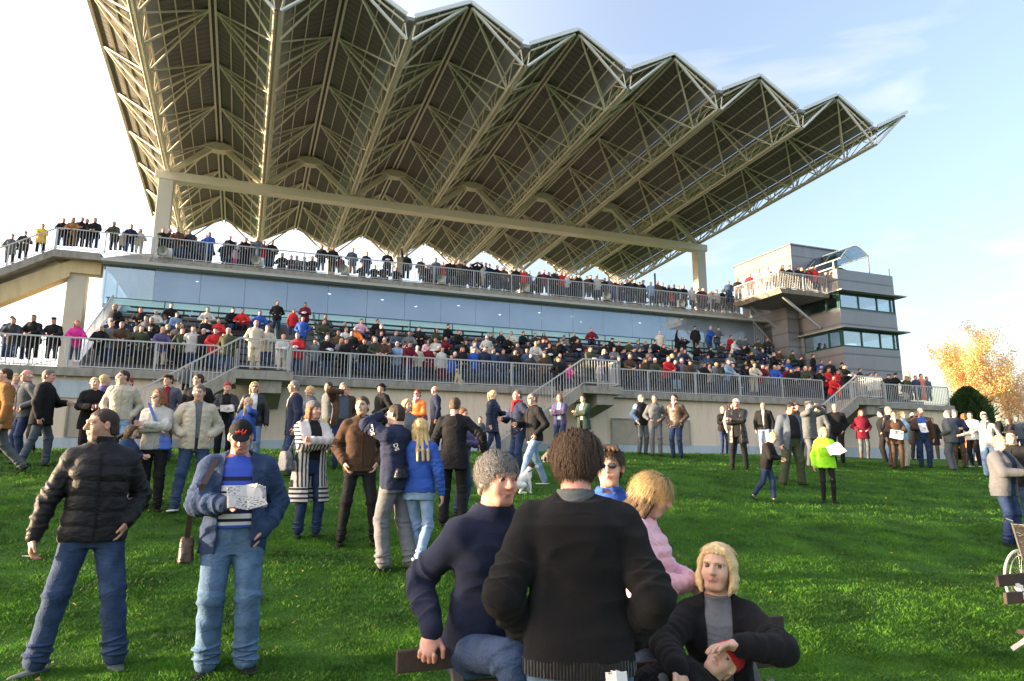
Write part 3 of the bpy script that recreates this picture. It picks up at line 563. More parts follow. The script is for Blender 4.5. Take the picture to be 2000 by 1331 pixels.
def glass_mat(key,tint,refl,alpha,sky_haze=None):
    m=bpy.data.materials.new(key); m.use_nodes=True; N,L=m.node_tree.nodes,m.node_tree.links; N.clear()
    out=N.new('ShaderNodeOutputMaterial'); gl=N.new('ShaderNodeBsdfGlossy'); gl.inputs['Roughness'].default_value=.02; gl.inputs['Color'].default_value=(*refl,1)
    tr=N.new('ShaderNodeBsdfTransparent'); tr.inputs['Color'].default_value=(*tint,1); mx=N.new('ShaderNodeMixShader'); mx.inputs[0].default_value=alpha
    no=N.new('ShaderNodeTexNoise'); no.inputs['Scale'].default_value=.6; bp=N.new('ShaderNodeBump'); bp.inputs['Strength'].default_value=.12; bp.inputs['Distance'].default_value=.05
    tc=N.new('ShaderNodeTexCoord'); L.new(tc.outputs['Object'],no.inputs['Vector']); L.new(no.outputs[0],bp.inputs['Height']); L.new(bp.outputs[0],gl.inputs['Normal'])
    if sky_haze:  # diffuse layer added: pale sky haze on the panes put into the colour
        df=N.new('ShaderNodeBsdfDiffuse'); df.inputs['Color'].default_value=(*sky_haze,1); m3=N.new('ShaderNodeMixShader'); m3.inputs[0].default_value=.45; fn_=N.new('ShaderNodeTexNoise'); fn_.inputs['Scale'].default_value=.35; fn_.inputs['Detail'].default_value=3; L.new(tc.outputs['Object'],fn_.inputs['Vector']); fm=N.new('ShaderNodeMapRange'); fm.inputs[3].default_value=.2; fm.inputs[4].default_value=.7; L.new(fn_.outputs[0],fm.inputs[0]); L.new(fm.outputs[0],m3.inputs[0]); L.new(tr.outputs[0],m3.inputs[1]); L.new(df.outputs[0],m3.inputs[2]); L.new(m3.outputs[0],mx.inputs[1])
    else: L.new(tr.outputs[0],mx.inputs[1])
    L.new(gl.outputs[0],mx.inputs[2]); L.new(mx.outputs[0],out.inputs[0]); return m
glass=glass_mat('blue tinted glass',(.62,.74,.86),(.42,.50,.62),.28,(.52,.61,.71))
glass2=glass_mat('clear canopy glass',(.70,.78,.82),(.8,.85,.9),.3)
sky_panel=mat('grey translucent sheet',(.20,.22,.24),.25,.15,3,spec=.6)
def lamp_mat(key,c,s):
    m=bpy.data.materials.new(key); m.use_nodes=True; b=m.node_tree.nodes['Principled BSDF']; b.inputs['Emission Color'].default_value=(*c,1); b.inputs['Emission Strength'].default_value=s; return m
# ---- ground sheet
def lin(a,b,n): return np.linspace(a,b,n)
xs=np.concatenate([lin(-1500,-60,8),lin(-50,-12,20),lin(-11,16,109),lin(17,60,30),lin(80,1500,8)]); ys=np.concatenate([lin(-300,-10,6),lin(-8,2,11),lin(2.25,26,96),lin(27,60,12),lin(90,3000,10)])
GX,GY=np.meshgrid(xs,ys,indexing='ij'); GZ=ground(GX,GY)+noise3(GX*.45,GY*.45,GX*0)*.03*np.clip((GY-1)/3,0,1)
nxg,nyg=GX.shape; ii=np.arange(nxg*nyg).reshape(nxg,nyg); Fg=np.stack([ii[:-1,:-1],ii[1:,:-1],ii[1:,1:],ii[:-1,1:]],-1).reshape(-1,4)
me=np_mesh('lawn',np.stack([GX,GY,GZ],-1).reshape(-1,3),Fg)
gm=bpy.data.materials.new('lawn soil and grass'); N,L,b=nodes(gm); b.inputs['Roughness'].default_value=.95; b.inputs['Specular IOR Level'].default_value=.1
tc=N.new('ShaderNodeTexCoord'); cr=N.new('ShaderNodeValToRGB'); n1=N.new('ShaderNodeTexNoise'); n1.inputs['Scale'].default_value=1.1; n1.inputs['Detail'].default_value=9; n1.inputs['Roughness'].default_value=.65
L.new(tc.outputs['Object'],n1.inputs['Vector']); L.new(n1.outputs[0],cr.inputs[0])
cr.color_ramp.elements[0].color=(.018,.05,.009,1); cr.color_ramp.elements[0].position=.3; cr.color_ramp.elements[1].color=(.05,.13,.016,1); cr.color_ramp.elements[1].position=.7
L.new(cr.outputs[0],b.inputs['Base Color']); n2=N.new('ShaderNodeTexNoise'); n2.inputs['Scale'].default_value=30; n2.inputs['Detail'].default_value=6; L.new(tc.outputs['Object'],n2.inputs['Vector'])
bp=N.new('ShaderNodeBump'); bp.inputs['Strength'].default_value=.8; bp.inputs['Distance'].default_value=.03; L.new(n2.outputs[0],bp.inputs['Height']); L.new(bp.outputs[0],b.inputs['Normal'])
tag(link('ground',me,[gm]),'green lawn sloping up to the grandstand','ground',kind='structure')
# ---- grass blades
bm=bpy.data.materials.new('grass blade'); N,L,b=nodes(bm); b.inputs['Roughness'].default_value=.6; b.inputs['Specular IOR Level'].default_value=.25
tc=N.new('ShaderNodeTexCoord'); n1=N.new('ShaderNodeTexNoise'); n1.inputs['Scale'].default_value=1.7; n1.inputs['Detail'].default_value=8; cr=N.new('ShaderNodeValToRGB')
L.new(tc.outputs['Object'],n1.inputs['Vector']); L.new(n1.outputs[0],cr.inputs[0]); e=cr.color_ramp.elements; e[0].color=(.018,.060,.007,1); e[0].position=.36; e[1].color=(.095,.25,.020,1); e[1].position=.70
L.new(cr.outputs[0],b.inputs['Base Color'])
tl=N.new('ShaderNodeBsdfTranslucent'); mxs=N.new('ShaderNodeMixShader'); mxs.inputs[0].default_value=.4; L.new(cr.outputs[0],tl.inputs['Color']); L.new(b.outputs[0],mxs.inputs[1]); L.new(tl.outputs[0],mxs.inputs[2]); L.new(mxs.outputs[0],N['Material Output'].inputs[0])
def blades(n,y0,y1,hh,ww,pw=1.):
    r=np.random.default_rng(int(y0*10)); Y=y0+(y1-y0)*r.random(n)**pw; X=(r.random(n)*2-1)*(Y*.80+.4)
    cl=noise3(X*1.3,Y*1.3,X*0+3)*.4+noise3(X*4.1,Y*4.1,X*0+9)*.55+noise3(X*9,Y*9,X*0+5)*.5
    Z=ground(X,Y)+noise3(X*.45,Y*.45,X*0)*.03*np.clip((Y-1)/3,0,1)-.008
    h=hh*(.55+.6*r.random(n))*(1+.55*cl); a=r.random(n)*2*PI; ln=(r.random(n)*.9+.15)*h; la=2.2*noise3(X*2.9,Y*2.9,X*0+20)+r.random(n)*6.28
    w_=ww*(.7+.6*r.random(n)); dx,dy=np.cos(a)*w_,np.sin(a)*w_; lx,ly=np.cos(la)*ln,np.sin(la)*ln
    P=np.stack([np.stack([X-dx,Y-dy,Z],-1),np.stack([X+dx,Y+dy,Z],-1),np.stack([X+lx*.4+dx*.7,Y+ly*.4+dy*.7,Z+h*.6],-1),np.stack([X+lx,Y+ly,Z+h],-1)],1)
    return P.reshape(-1,3)
PV=[blades(190000,2.2,6.5,.038,.0026,.8),blades(170000,6.5,12,.042,.0045),blades(110000,12,22,.05,.008)]
PV=np.concatenate(PV); o=link('grass',np_mesh('grass',PV,np.arange(len(PV)).reshape(-1,4),smooth=False),[bm]); tag(o,'short green turf blades covering the sloping lawn','grass',kind='stuff')
# ---------------------------------------------------------------- grandstand (local axes: x along the facade = u, y into the building = v)
GS=empty('grandstand',(0,0,0),YW); tag(GS,'large racecourse grandstand with a zigzag cream steel roof and glazed middle storey','grandstand')
U0=-6.013; SP=6.226; VF=30.67
zv=lambda v:22.47-.047*(v-VF)      # lower chord of each valley truss
RID=2.79; GUT=1.08
ST=[VF+4.76*j for j in range(8)]; VR=ST[7]+1.0
WING=.43
# roof sheets, purlins, glazed strips
for i in range(-1,8):
    for sd in (0,1):
        if (i==-1 and sd==0) or (i==7 and sd==1): continue
        ur=U0+(i+.5)*SP; ug=U0+(i+sd)*SP                         # ridge / gutter
        if i==-1: ur=U0-WING*SP
        if i==7: ur=U0+7*SP+.5*SP
        rz=RID if i!=-1 else GUT+(RID-GUT)*WING*2
        m=MB(); g=MB(); p=MB(); d=1 if ug>ur else -1
        fr=lambda t:(ur+(ug-ur)*t, rz+(GUT-rz)*t)
        for a,b_,mb in ((.045 if 0<=i<7 else 0,.74,m),(.74,.93,g)):
            for j in range(7):
                v0=ST[j]-(.15 if j==0 else 0); v1=ST[j+1]+(1. if j==6 else 0)
                (ua,za),(ub,zb)=fr(a),fr(b_)
                P=[(ua,v0,zv(v0)+za),(ub,v0,zv(v0)+zb),(ub,v1,zv(v1)+zb),(ua,v1,zv(v1)+za)]; q=[(x,y,z+.07) for x,y,z in P]
                mb.hexa([P[t] for t in(0,1,2,3)]+[q[t] for t in(0,1,2,3)])
        m.build('roof_sheet',[sheet],GS); g.build('roof_light',[sky_panel],GS)
        for t in (.28,.52,.74):
            (ua,za)=fr(t); p.bar((ua,VF,zv(VF)+za-.06),(ua,VR,zv(VR)+za-.06),.06,.08)
        (ua,za)=fr(.045 if 0<=i<7 else .01); p.bar((ua,VF,zv(VF)+za-.10),(ua,VR,zv(VR)+za-.10),.12,.15)
        p.build('purlin',[cream],GS)
        f=MB(); (ua,za),(ub,zb)=fr(0),fr(.93); v0=VF-.18
        f.bar((ua,v0,zv(v0)+za+.06),(ub,v0,zv(v0)+zb+.06),.10,.20); f.build('roof_edge',[fascia],GS)
    if 0<=i<7:
        m=MB(); ur=U0+(i+.5)*SP; m.hexa([(ur-.16,VF-.15,zv(VF)+RID-.02),(ur+.16,VF-.15,zv(VF)+RID-.02),(ur+.16,VR,zv(VR)+RID-.02),(ur-.16,VR,zv(VR)+RID-.02)]+[(ur-.16,VF-.15,zv(VF)+RID+.1),(ur+.16,VF-.15,zv(VF)+RID+.1),(ur+.16,VR,zv(VR)+RID+.1),(ur-.16,VR,zv(VR)+RID+.1)]); m.build('ridge_cap',[sheet],GS)
for i in range(8):
    ug=U0+i*SP; t=MB(); g=MB()
    g.hexa([(ug-.14,VF-.2,zv(VF)+GUT-.12),(ug+.14,VF-.2,zv(VF)+GUT-.12),(ug+.14,VR,zv(VR)+GUT-.12),(ug-.14,VR,zv(VR)+GUT-.12)]+[(ug-.26,VF-.2,zv(VF)+GUT+.07),(ug+.26,VF-.2,zv(VF)+GUT+.07),(ug+.26,VR,zv(VR)+GUT+.07),(ug-.26,VR,zv(VR)+GUT+.07)]); g.build('gutter',[mat('gutter zinc',(.25,.25,.25),.5,.1,3)],GS)
    for a in(-.12,.12): t.tube((ug+a,VF,zv(VF)),(ug+a,VR,zv(VR)),.075,8)
    for a in(-.26,.26): t.tube((ug+a,VF,zv(VF)+GUT-.2),(ug+a,VR,zv(VR)+GUT-.2),.06,6)
    for j in range(15):
        v=VF+2.38*j; v2=min(v+1.19,VR)
        for a in(-1,1): t.tube((ug+a*.12,v,zv(v)),(ug+a*.26,v,zv(v)+GUT-.2),.035,5); t.tube((ug+a*.12,v,zv(v)),(ug+a*.26,v2,zv(v2)+GUT-.2),.03,5); t.tube((ug+a*.26,v2,zv(v2)+GUT-.2),(ug+a*.12,min(v+2.38,VR),zv(min(v+2.38,VR))),.03,5)
    t.build('valley_truss',[cream],GS,True)
    # fan of struts from each ridge node down to the valley truss, on both sides
    for sd in(-1,1):
        if i==0 and sd==-1: ur=U0-WING*SP; rz=GUT+(RID-GUT)*WING*2
        else: ur=ug+sd*SP/2; rz=RID
        if i==7 and sd==1: pass
        f=MB(); ur2=ur-sd*.16
        for j in range(8):
            v=ST[j]; top=(ur2,v,zv(v)+rz-.16)
            f.tube(top,(ug+sd*.12,v,zv(v)),.07 if j else .085,6,1 if j==0 else 0)
            f.tube(top,(ug+sd*.3,v,zv(v)+GUT-.12),.055,6)
            if j<7:
                for dv in(2.38,): f.tube(top,(ug+sd*.12,v+dv,zv(v+dv)),.06,6)
                f.tube((ug+sd*.12,v+2.38,zv(v+2.38)),(ur2,ST[j+1],zv(ST[j+1])+rz-.16),.05,6)
                mz=(zv(v)+rz-.16+zv(v)+GUT)/2
                f.tube((ug+sd*.3,v+2.38,zv(v+2.38)+GUT-.1),(ur2,v,zv(v)+rz-.2),.04,5)
        f.build('roof_strut',[cream,white_steel],GS,True)
# beam, columns, raking arms
VB=49.84; zb=zv(VB)-.35
m=MB(); m.box(U0-.7,U0+7*SP+.7,VB-.42,VB+.42,zb-.42,zb+.2); m.build('main_beam',[cream],GS,bevel=.03)
for u in(U0,U0+7*SP):
    m=MB(); m.box(u-.46,u+.46,VB-.4,VB+.4,11.6,zb-.423); m.build('column',[mat('pale column',(.56,.55,.50),.6,.05,2)],GS,bevel=.03)
for i in range(7):
    m=MB(); ur=U0+(i+.5)*SP; zt=zv(VB)+RID-.75
    for sd in(-1,1): m.bar((ur+sd*(SP/2-.2),VB,zb+.3),(ur+sd*.35,VB,zt+.1),.26,.34,up=(0,1,0))
    m.prism([(ur-1.0,zt+.26),(ur-.85,zt+.02),(ur-.3,zt-.12),(ur+.3,zt-.12),(ur+.85,zt+.02),(ur+1.0,zt+.26),(ur+.5,zt+.42),(ur-.5,zt+.42)],1,VB-.38,VB+.38)
    m.build('raking_arm',[cream],GS)
for i in range(1,7):
    m=MB(); u=U0+i*SP; m.box(u-.3,u+.3,61.7,62.3,11.6,zv(62)-.05); m.build('column',[cream],GS,bevel=.02)
# dark bracket frame seen beyond the right column
m=MB(); z0=17.6
for a,b_ in(((33.2,58,17.2),(38.2,58,18.0)),((35.2,58,15.6),(35.2,58,19)),((38.2,58,21),(38.2,58,16)),((33.2,58,17.2),(35.2,58,19)),((35.2,58,19.2),(38.2,58,18))): m.tube(a,b_,.09,6)
m.build('rear_bracket',[dgreen],GS)
# ---- deck, glazed storey
DU0,DU1=-6.8,32.7
m=MB(); m.box(DU0+2.2,30.7,36.2,66,11.38,11.6); m.box(DU0+2.0,30.9,36.05,36.9,11.30,11.377); m.build('deck_slab',[conc],GS)
m=MB(); m.box(DU0,DU1,36.0,36.75,11.16,11.297); m.build('deck_ledge',[mat('ledge paint',(.42,.42,.38),.6,.1,3)],GS)
m=MB(); m.hexa([(DU0,36.1,11.3),(DU0+2.0,36.1,11.3),(DU0+2.0,40,11.3),(DU0,40,11.3),(DU0+1.4,37,11.95),(DU0+2.0,37,12.0),(DU0+2.0,40,12.0),(DU0+1.4,40,11.95)])
m.hexa([(30.91,36.1,11.3),(DU1,36.1,11.3),(DU1,40,11.3),(30.91,40,11.3),(30.92,37,11.95),(31.6,37,11.6),(31.6,40,11.6),(30.92,40,11.95)]); m.build('metal_roof',[mat('zinc roof',(.42,.42,.42),.4,.1,4,metal=.4)],GS)
for k in range(19):
    a=DU0+.15 if k==0 else -4.52+(k-1)*(DU1+4.4)/18; b_=(-4.54 if k==0 else a+(DU1+4.4)/18-.014); m=MB(); m.box(a,b_,36.55,36.58,9.27,11.157); m.build('window_pane',[glass if k else glass2],GS)
m=MB(); m.box(DU0+.05,DU0+.09,36.6,44,9.27,11.15); m.build('window_pane',[glass2],GS)
m=MB(); m.box(DU0+.15,DU1,36.65,44,9.05,9.25); m.box(-4.4,DU1,44,44.2,9.25,11.1); m.box(-4.5,-4.4,36.7,44.2,9.25,11.1); m.box(DU0+.15,DU1,36.8,44,11.05,11.13); m.build('glazed_hall',[inner],GS)
m=MB()
for u in(-4.9,): m.box(u-.55,u+.25,38,38.8,9.26,11.04)
m.build('hall_pier',[mat('pale pier',(.7,.66,.55),.7,.05)],GS)
m=MB(); rr=random.Random(4)
for u in range(0,31,4): m.box(u+.1,u+.45,40,40.4,9.26,11.04)
for u in (-3.2,-2.6,1.8,9.6,13.2,18.1): m.box(u,u+.9,42,42.3,9.26,9.26+rr.uniform(.6,1.0))
m.build('hall_column',[mat('hall column',(.55,.55,.56),.7,.05)],GS)
m=MB()
for u,v in ((-2.8,38),(3.9,38.2),(6.9,38.5),(9.1,39.5),(11.4,38.3),(14.6,39.8),(16.7,38.4),(19.1,38.6),(20.4,40),(24.2,38.8)): m.box(u,u+.12,v,v+.10,11.03,11.04)
m.build('ceiling_lamp',[lamp_mat('lit ceiling lamp',(1,.9,.75),5)],GS)
# posts at the corner of the glazing
m=MB()
for u in(-6.62,-6.1,-5.6): m.box(u-.03,u+.03,36.62,36.70,9.27,11.15)
m.build('window_post',[white_steel],GS)
# parapet in front of the glass
m=MB(); m.box(-6.3,DU1,35.55,35.7,8.35,9.24); m.build('parapet',[turq],GS)
m=MB()
for z in(8.62,8.92,9.26): m.tube((-6.3,35.35,z),(DU1-1,35.35,z),.022,6)
for k in range(17): u=-6.2+k*2.35; m.tube((u,35.35,8.3),(u,35.35,9.28),.028,6)
m.build('parapet_rail',[dgreen],GS)
# ---- terrace steps, wall
TZ=4.85; V0=28.1; DP=.8; RS=.395
def step_z(k): return TZ+RS*k       # k=0 front walk, k=1.. rows
def step_v(k): return V0+DP*(k-1)
poly=[(26.62,TZ)]; 
for k in range(1,10): poly+=[(step_v(k),step_z(k-1)),(step_v(k),step_z(k))]
poly+=[(35.5,step_z(9)),(35.5,4.3),(26.62,4.3)]
m=MB(); V=m
n=len(poly)
for k in range(n-3):
    a,b_=poly[k],poly[k+1]; m.quad((-5.6,*a),(36.2,*a),(36.2,*b_),(-5.6,*b_))
for u,s in((-5.6,1),(36.2,-1)):
    for k in range(1,10):
        m.quad((u,step_v(k),4.3),(u,step_v(k)+DP if k<9 else 35.5,4.3),(u,step_v(k)+DP if k<9 else 35.5,step_z(k)),(u,step_v(k),step_z(k)))
m.box(-16,-5.6,26.62,40,4.3,TZ-.002)
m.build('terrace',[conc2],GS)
for k in range(1,10):
    for g0,g1 in((-5.2,1.0),(2.6,12.2),(14.2,22.6),(24.6,29.2),(31.6,35.8)):
        u=g0; m=MB()
        while u<g1-.5:
            e=min(u+2.6,g1); v=step_v(k)+.3
            for q in range(3): m.box(u,e-.08,v+.11*q,v+.11*q+.085,step_z(k)+.40,step_z(k)+.43)
            for q in(u+.3,e-.4): m.box(q,q+.05,v+.03,v+.25,step_z(k),step_z(k)+.397)
            u=e
        m.build('bench_row',[benchm],GS)
m=MB(); m.box(-16,36.1,26.2,26.62,4.56,TZ-.002); m.build('terrace_ledge',[conc],GS,bevel=.02)
m=MB(); m.box(-16,36.0,26.4,26.6,.5,4.557); m.box(35.8,36.0,26.603,40,.5,4.557); m.build('wall',[plaster],GS)
m=MB(); m.box(-6.2,-4.0,26.33,26.397,3.85,4.42); m.box(-16,36.0,26.36,26.397,1.9,2.55); m.build('painted_band',[band],GS)
for u0_,u1_ in((14.9,18.85),(-5.4,-4.3)):
    m=MB(); m.box(u0_,u1_,26.34,26.396,2.56,3.62); m.build('basement_window',[grille],GS)
    m=MB(); 
    for a in((u0_-.06,u1_+.06,26.31,26.338,3.62,3.68),(u0_-.06,u0_,26.31,26.338,2.56,3.62),(u1_,u1_+.06,26.31,26.338,2.56,3.62),((u0_+u1_)/2-.02,(u0_+u1_)/2+.02,26.31,26.338,2.56,3.62)): m.box(*a)
    m.build('window_frame',[conc],GS)
# ---- aisle gangways: white sloping side walls and stairs up to the parapet walk
for u in(2.0,23.6,30.4):
    m=MB()
    for a in(-.95,.87):
        m.prism([(29.3,6.0),(35.3,8.95),(35.3,8.2),(29.3,5.2)],0,u+a,u+a+.08)
    m.build('aisle_wall',[mat('white aisle wall',(.62,.64,.64),.6,.08,2)],GS)
    m=MB()
    for a in(-.9,.9):
        for z in(.35,.62,.9): m.tube((u+a,30.6,6.1+z),(u+a,35.2,8.35+z),.022,6)
        for v in(30.6,32.1,33.6,35.1): m.tube((u+a,v,6.1+(v-30.6)*.49-.2),(u+a,v,6.1+(v-30.6)*.49+.92),.03,6)
    for z in(.62,.9): m.tube((u-.9,30.6,6.1+z),(u+.9,30.6,6.1+z),.022,6)
    m.build('aisle_rail',[dgreen],GS)
m=MB(); m.prism([(28.2,4.85),(35.5,8.5),(35.5,9.0),(28.2,5.3)],0,-5.85,-5.62); m.build('side_wall',[mat('white side wall',(.5,.52,.53),.6,.1,2)],GS)
# ---- railings
def railing(name,pts,h,label,parent_frame=True,gap=.125,post=2.4,posts_below=.0,group='steel bar railings of the grandstand',mt=None,rw=.055):
    root=empty(name,(0,0,0),YW); tag(root,label,'railing',group); mt=mt or galv
    tr=MB(); br=MB(); bl=MB()
    for a,b_ in zip(pts[:-1],pts[1:]):
        a=A(*a);b_=A(*b_); L_=np.linalg.norm((b_-a)[:2]); tr.bar(a+A(0,0,h),b_+A(0,0,h),rw,.05); br.bar(a+A(0,0,.1),b_+A(0,0,.1),.035,.035)
        n=int(L_/gap)
        for i in range(1,n):
            p=a+(b_-a)*i/n; bl.box(p[0]-.010,p[0]+.010,p[1]-.010,p[1]+.010,p[2]+.118,p[2]+h-.026)
        npst=max(int(round(L_/post)),1)
        for i in range(npst+1):
            if i==0 and a is not pts[0] and False: continue
            p=a+(b_-a)*i/npst; q=MB(); q.box(p[0]-.025,p[0]+.025,p[1]-.033,p[1]+.017,p[2]-posts_below,p[2]+h-.027); q.build('post',[mt],root)
    tr.build('top_rail',[mt],root); br.build('bottom_rail',[mt],root); bl.build('baluster',[mt],root); return root
RV=26.3
railing('terrace_railing',[(-16,RV,TZ-.05),(-.4,RV,TZ-.05)],1.05,'long grey bar railing along the lower terrace left of the first stair',posts_below=.3)
railing('terrace_railing',[(1.4,RV,TZ-.05),(12.4,RV,TZ-.05)],1.05,'grey bar railing along the lower terrace between the left and middle stairs',posts_below=.3)
railing('terrace_railing',[(14.2,RV,TZ-.05),(26.9,RV,TZ-.05)],1.05,'grey bar railing along the lower terrace right of the middle stair',posts_below=.3)
railing('terrace_railing',[(28.8,RV,TZ-.05),(35.8,RV,TZ-.05)],1.05,'short grey bar railing at the far right end of the lower terrace',posts_below=.3)
railing('deck_railing',[(-4.65,36.36,11.6),(30.5,36.36,11.6),(30.5,40,11.6)],1.08,'long grey bar railing along the edge of the upper deck')
for nme,u in(('left',-.3),('middle',12.5),('right',27.0)):
    w_=1.65; zs=TZ-.05
    railing('stair_railing',[(u-4.2,24.3,zs-2.75),(u,24.3,zs),(u+w_,24.3,zs),(u+w_,26.2,zs)],1.05,f'grey railing on the {nme} stair and its projecting landing',post=1.6,group='stair railings in front of the terrace wall')
    m=MB(); m.box(u-.05,u+w_+.1,24.25,26.197,zs-.32,zs-.02)
    for k in range(14):
        a=u-.05-.3*k; m.box(a-.3,a,24.35,25.85,zs-.02-.196*(k+1)-.3,zs-.02-.196*(k+1))
    m.hexa([(u-4.3,24.25,zs-3.2),(u-4.3,24.347,zs-3.2),(u-.053,24.347,zs-.45),(u-.053,24.25,zs-.45)]+[(u-4.3,24.25,zs-2.75),(u-4.3,24.347,zs-2.75),(u-.053,24.347,zs+.02),(u-.053,24.25,zs+.02)])
    m.hexa([(u+w_-1.0,24.4,zs-.75),(u+w_-.25,24.4,zs-.75),(u+w_-.25,26.3,zs-1.15),(u+w_-1.0,26.3,zs-1.15)]+[(u+w_-1.0,24.4,zs-.323),(u+w_-.25,24.4,zs-.323),(u+w_-.25,26.3,zs-.323),(u+w_-1.0,26.3,zs-.323)])
    r_=empty('staircase',(0,0,0),YW); tag(r_,f'concrete {nme} staircase with landing and corbel in front of the cream wall','staircase',None); m.build('flight',[conc],r_)
# horn loudspeakers along the deck railing
for k,u in enumerate((-4.17,.08,4.41,9.74,14.85,20.25,25.67)):
    r_=empty('loudspeaker',uv(u,36.2,11.92),YW); tag(r_,f'grey horn loudspeaker on the deck railing, number {k+1} from the left end','loudspeaker','horn loudspeakers along the deck railing')
    m=MB(); m.box(-.12,.34,.0,.2,-.25,.22); m.build('housing',[white_steel],r_,bevel=.02)
    m=MB(); m.tube((-.05,0,0),(-.05,-.28,-.03),.07,16,0,.26); m.tube((-.05,-.28,-.03),(-.05,-.05,-.02),.22,16,0,.05); m.build('horn',[mat('horn',(.42,.42,.36),.5,.1)],r_,True)
# ---- left walkway and outside stair
r_=empty('walkway',(0,0,0),YW); tag(r_,'raised concrete walkway and outside stair at the left end of the grandstand','walkway')
m=MB(); m.box(-8.75,-6.85,36.2,37.9,11.2,11.55); m.hexa([(-16,36.2,6.9),(-8.75,36.2,11.2),(-8.75,37.9,11.2),(-16,37.9,6.9),(-16,36.2,7.35),(-8.75,36.2,11.55),(-8.75,37.9,11.55),(-16,37.9,7.35)]); m.box(-6.847,-4.75,37.0,38.6,11.2,11.58); m.build('slab',[conc],r_)
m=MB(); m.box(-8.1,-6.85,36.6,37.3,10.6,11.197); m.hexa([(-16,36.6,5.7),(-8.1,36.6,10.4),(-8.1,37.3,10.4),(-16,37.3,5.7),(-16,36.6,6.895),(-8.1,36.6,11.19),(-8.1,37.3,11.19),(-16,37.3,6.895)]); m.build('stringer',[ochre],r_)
m=MB(); m.box(-8.2,-7.45,36.75,37.5,2,10.597); m.build('pillar',[mat('pale concrete',(.50,.45,.36),.8,.08,2)],r_); 
for nme,pts in(('walkway',[(-8.7,36.3,11.55),(-4.75,36.3,11.6)]),('outside stair left of the walkway',[(-15.8,36.3,7.45),(-8.75,36.3,11.55)])):
    railing('walkway_railing',pts,1.05,f'grey railing of the {nme} at the left end','' ,post=1.9,group='railings of the left walkway')
railing('rear_stair_railing',[(-9.6,31,4.9),(-6.1,31,5.8),(-5.95,35,8.3)],1.0,'railing of the access stair left of the seating terrace',post=1.6)
# ---- control tower
TW_=empty('control_tower',(0,0,0),YW); tag(TW_,'grey metal clad control tower with green window bands right of the grandstand','tower')
a0,a1,v0,v1=32.55,37.1,30.,38.5
m=MB(); 
for z0,z1 in((6.75,8.55),(9.62,10.85),(11.95,13.27)): m.box(a0,a1,v0,v1,z0,z1)
m.box(a0,a0+1.2,v0+3.,v1,2,13.2); m.box(a0+.5,a1-.5,v0+2.5,v1-.3,2,6.747); m.build('cladding',[clad],TW_)
for z0,z1,nmz in((8.553,9.617,'l'),(10.853,11.86,'u')):
    fr=MB(); gl=MB()
    us=[a0+.0,a0+.35 if nmz=='u' else a0+.12,a0+1.45,a0+2.9,a0+4.35]
    for u in(a0+.03,a0+1.5,a0+3.0,a1-.12,a1-.42): fr.box(u,u+.09 if u<a1-.4 else u+.12,v0+.02,v0+.12,z0,z1)
    fr.box(a0+.02,a1-.02,v0+.021,v0+.119,z0,z0+.09); fr.box(a0+.02,a1-.02,v0+.021,v0+.119,z1-.12,z1-.001)
    for v in(v0+.02,v0+.9,v0+2.9): fr.box(a0+.022,a0+.121,v+.1,v+.22,z0,z1)
    fr.box(a0+.021,a0+.118,v0+.13,v0+3.2,z0,z0+.09); fr.box(a0+.021,a0+.118,v0+.13,v0+3.2,z1-.12,z1-.001)
    fr.box(a1-.12,a1-.02,v0+.13,v0+.25,z0,z1); fr.build('window_frame',[dgreen],TW_)
    gl.box(a0+.12,a1-.12,v0+.06,v0+.07,z0+.092,z1-.122); gl.box(a0+.06,a0+.07,v0+.14,v0+3.1,z0+.092,z1-.122); gl.box(a1-.07,a1-.06,v0+.14,v0+3.1,z0+.092,z1-.122); gl.build('window_pane',[glass2],TW_)
    b_=MB(); b_.box(a0-.25,a1+.5,v0-.45,v0+3.6,z1+.0,z1+.07); b_.build('canopy_ledge',[mat('ledge metal',(.30,.30,.31),.5,.08)],TW_)
    b_=MB(); b_.box(a0+1.25,a0+2.8,v0+2.9,v0+3.1,z0,z1); b_.build('inner_wall',[clad],TW_)
# plant room, roof canopy
m=MB(); m.box(33.0,37.0,34.0,39.6,13.28,16.05); m.box(32.9,37.1,33.9,39.7,16.053,16.13); m.build('plant_room',[clad],TW_)
m=MB(); g=MB(); nseg=8
P=[(34.0+2.4*k/nseg, 14.35+ (14.75-14.35)*k/nseg+ .75*math.sin(PI*k/nseg)) for k in range(nseg+1)]
for v in(31.0,32.3,33.6,34.9):
    for a,b_ in zip(P[:-1],P[1:]): m.bar((a[0],v,a[1]),(b_[0],v,b_[1]),.05,.06)
for p in(P[0],P[4],P[8]): m.bar((p[0],30.97,p[1]+.03),(p[0],34.93,p[1]+.03),.06,.06)
for a,b_ in zip(P[:-1],P[1:]): g.hexa([(a[0],31,a[1]+.04),(b_[0],31,b_[1]+.04),(b_[0],34.9,b_[1]+.04),(a[0],34.9,a[1]+.04),(a[0],31,a[1]+.05),(b_[0],31,b_[1]+.05),(b_[0],34.9,b_[1]+.05),(a[0],34.9,a[1]+.05)])
m.box(36.37,36.43,31,31.06,13.272,14.72); m.box(33.97,34.03,31.5,31.6,13.272,14.33); m.box(33.97,34.03,33.9,34.0,13.272,14.33); m.box(33.97,34.02,31.6,33.9,13.9,13.98)
m.build('canopy_frame',[mat('canopy frame',(.36,.38,.38),.5,.05)],TW_); g.build('canopy_glass',[glass2],TW_)
m=MB(); m.box(a1-.12,a1-.08,v0+.1,v0+.14,13.272,13.75); m.build('antenna',[dgreen],TW_)
r_=empty('camera_rig',uv(35.0,32.0,13.27),YW); tag(r_,'dark covered camera equipment under the glass canopy on the tower roof','camera')
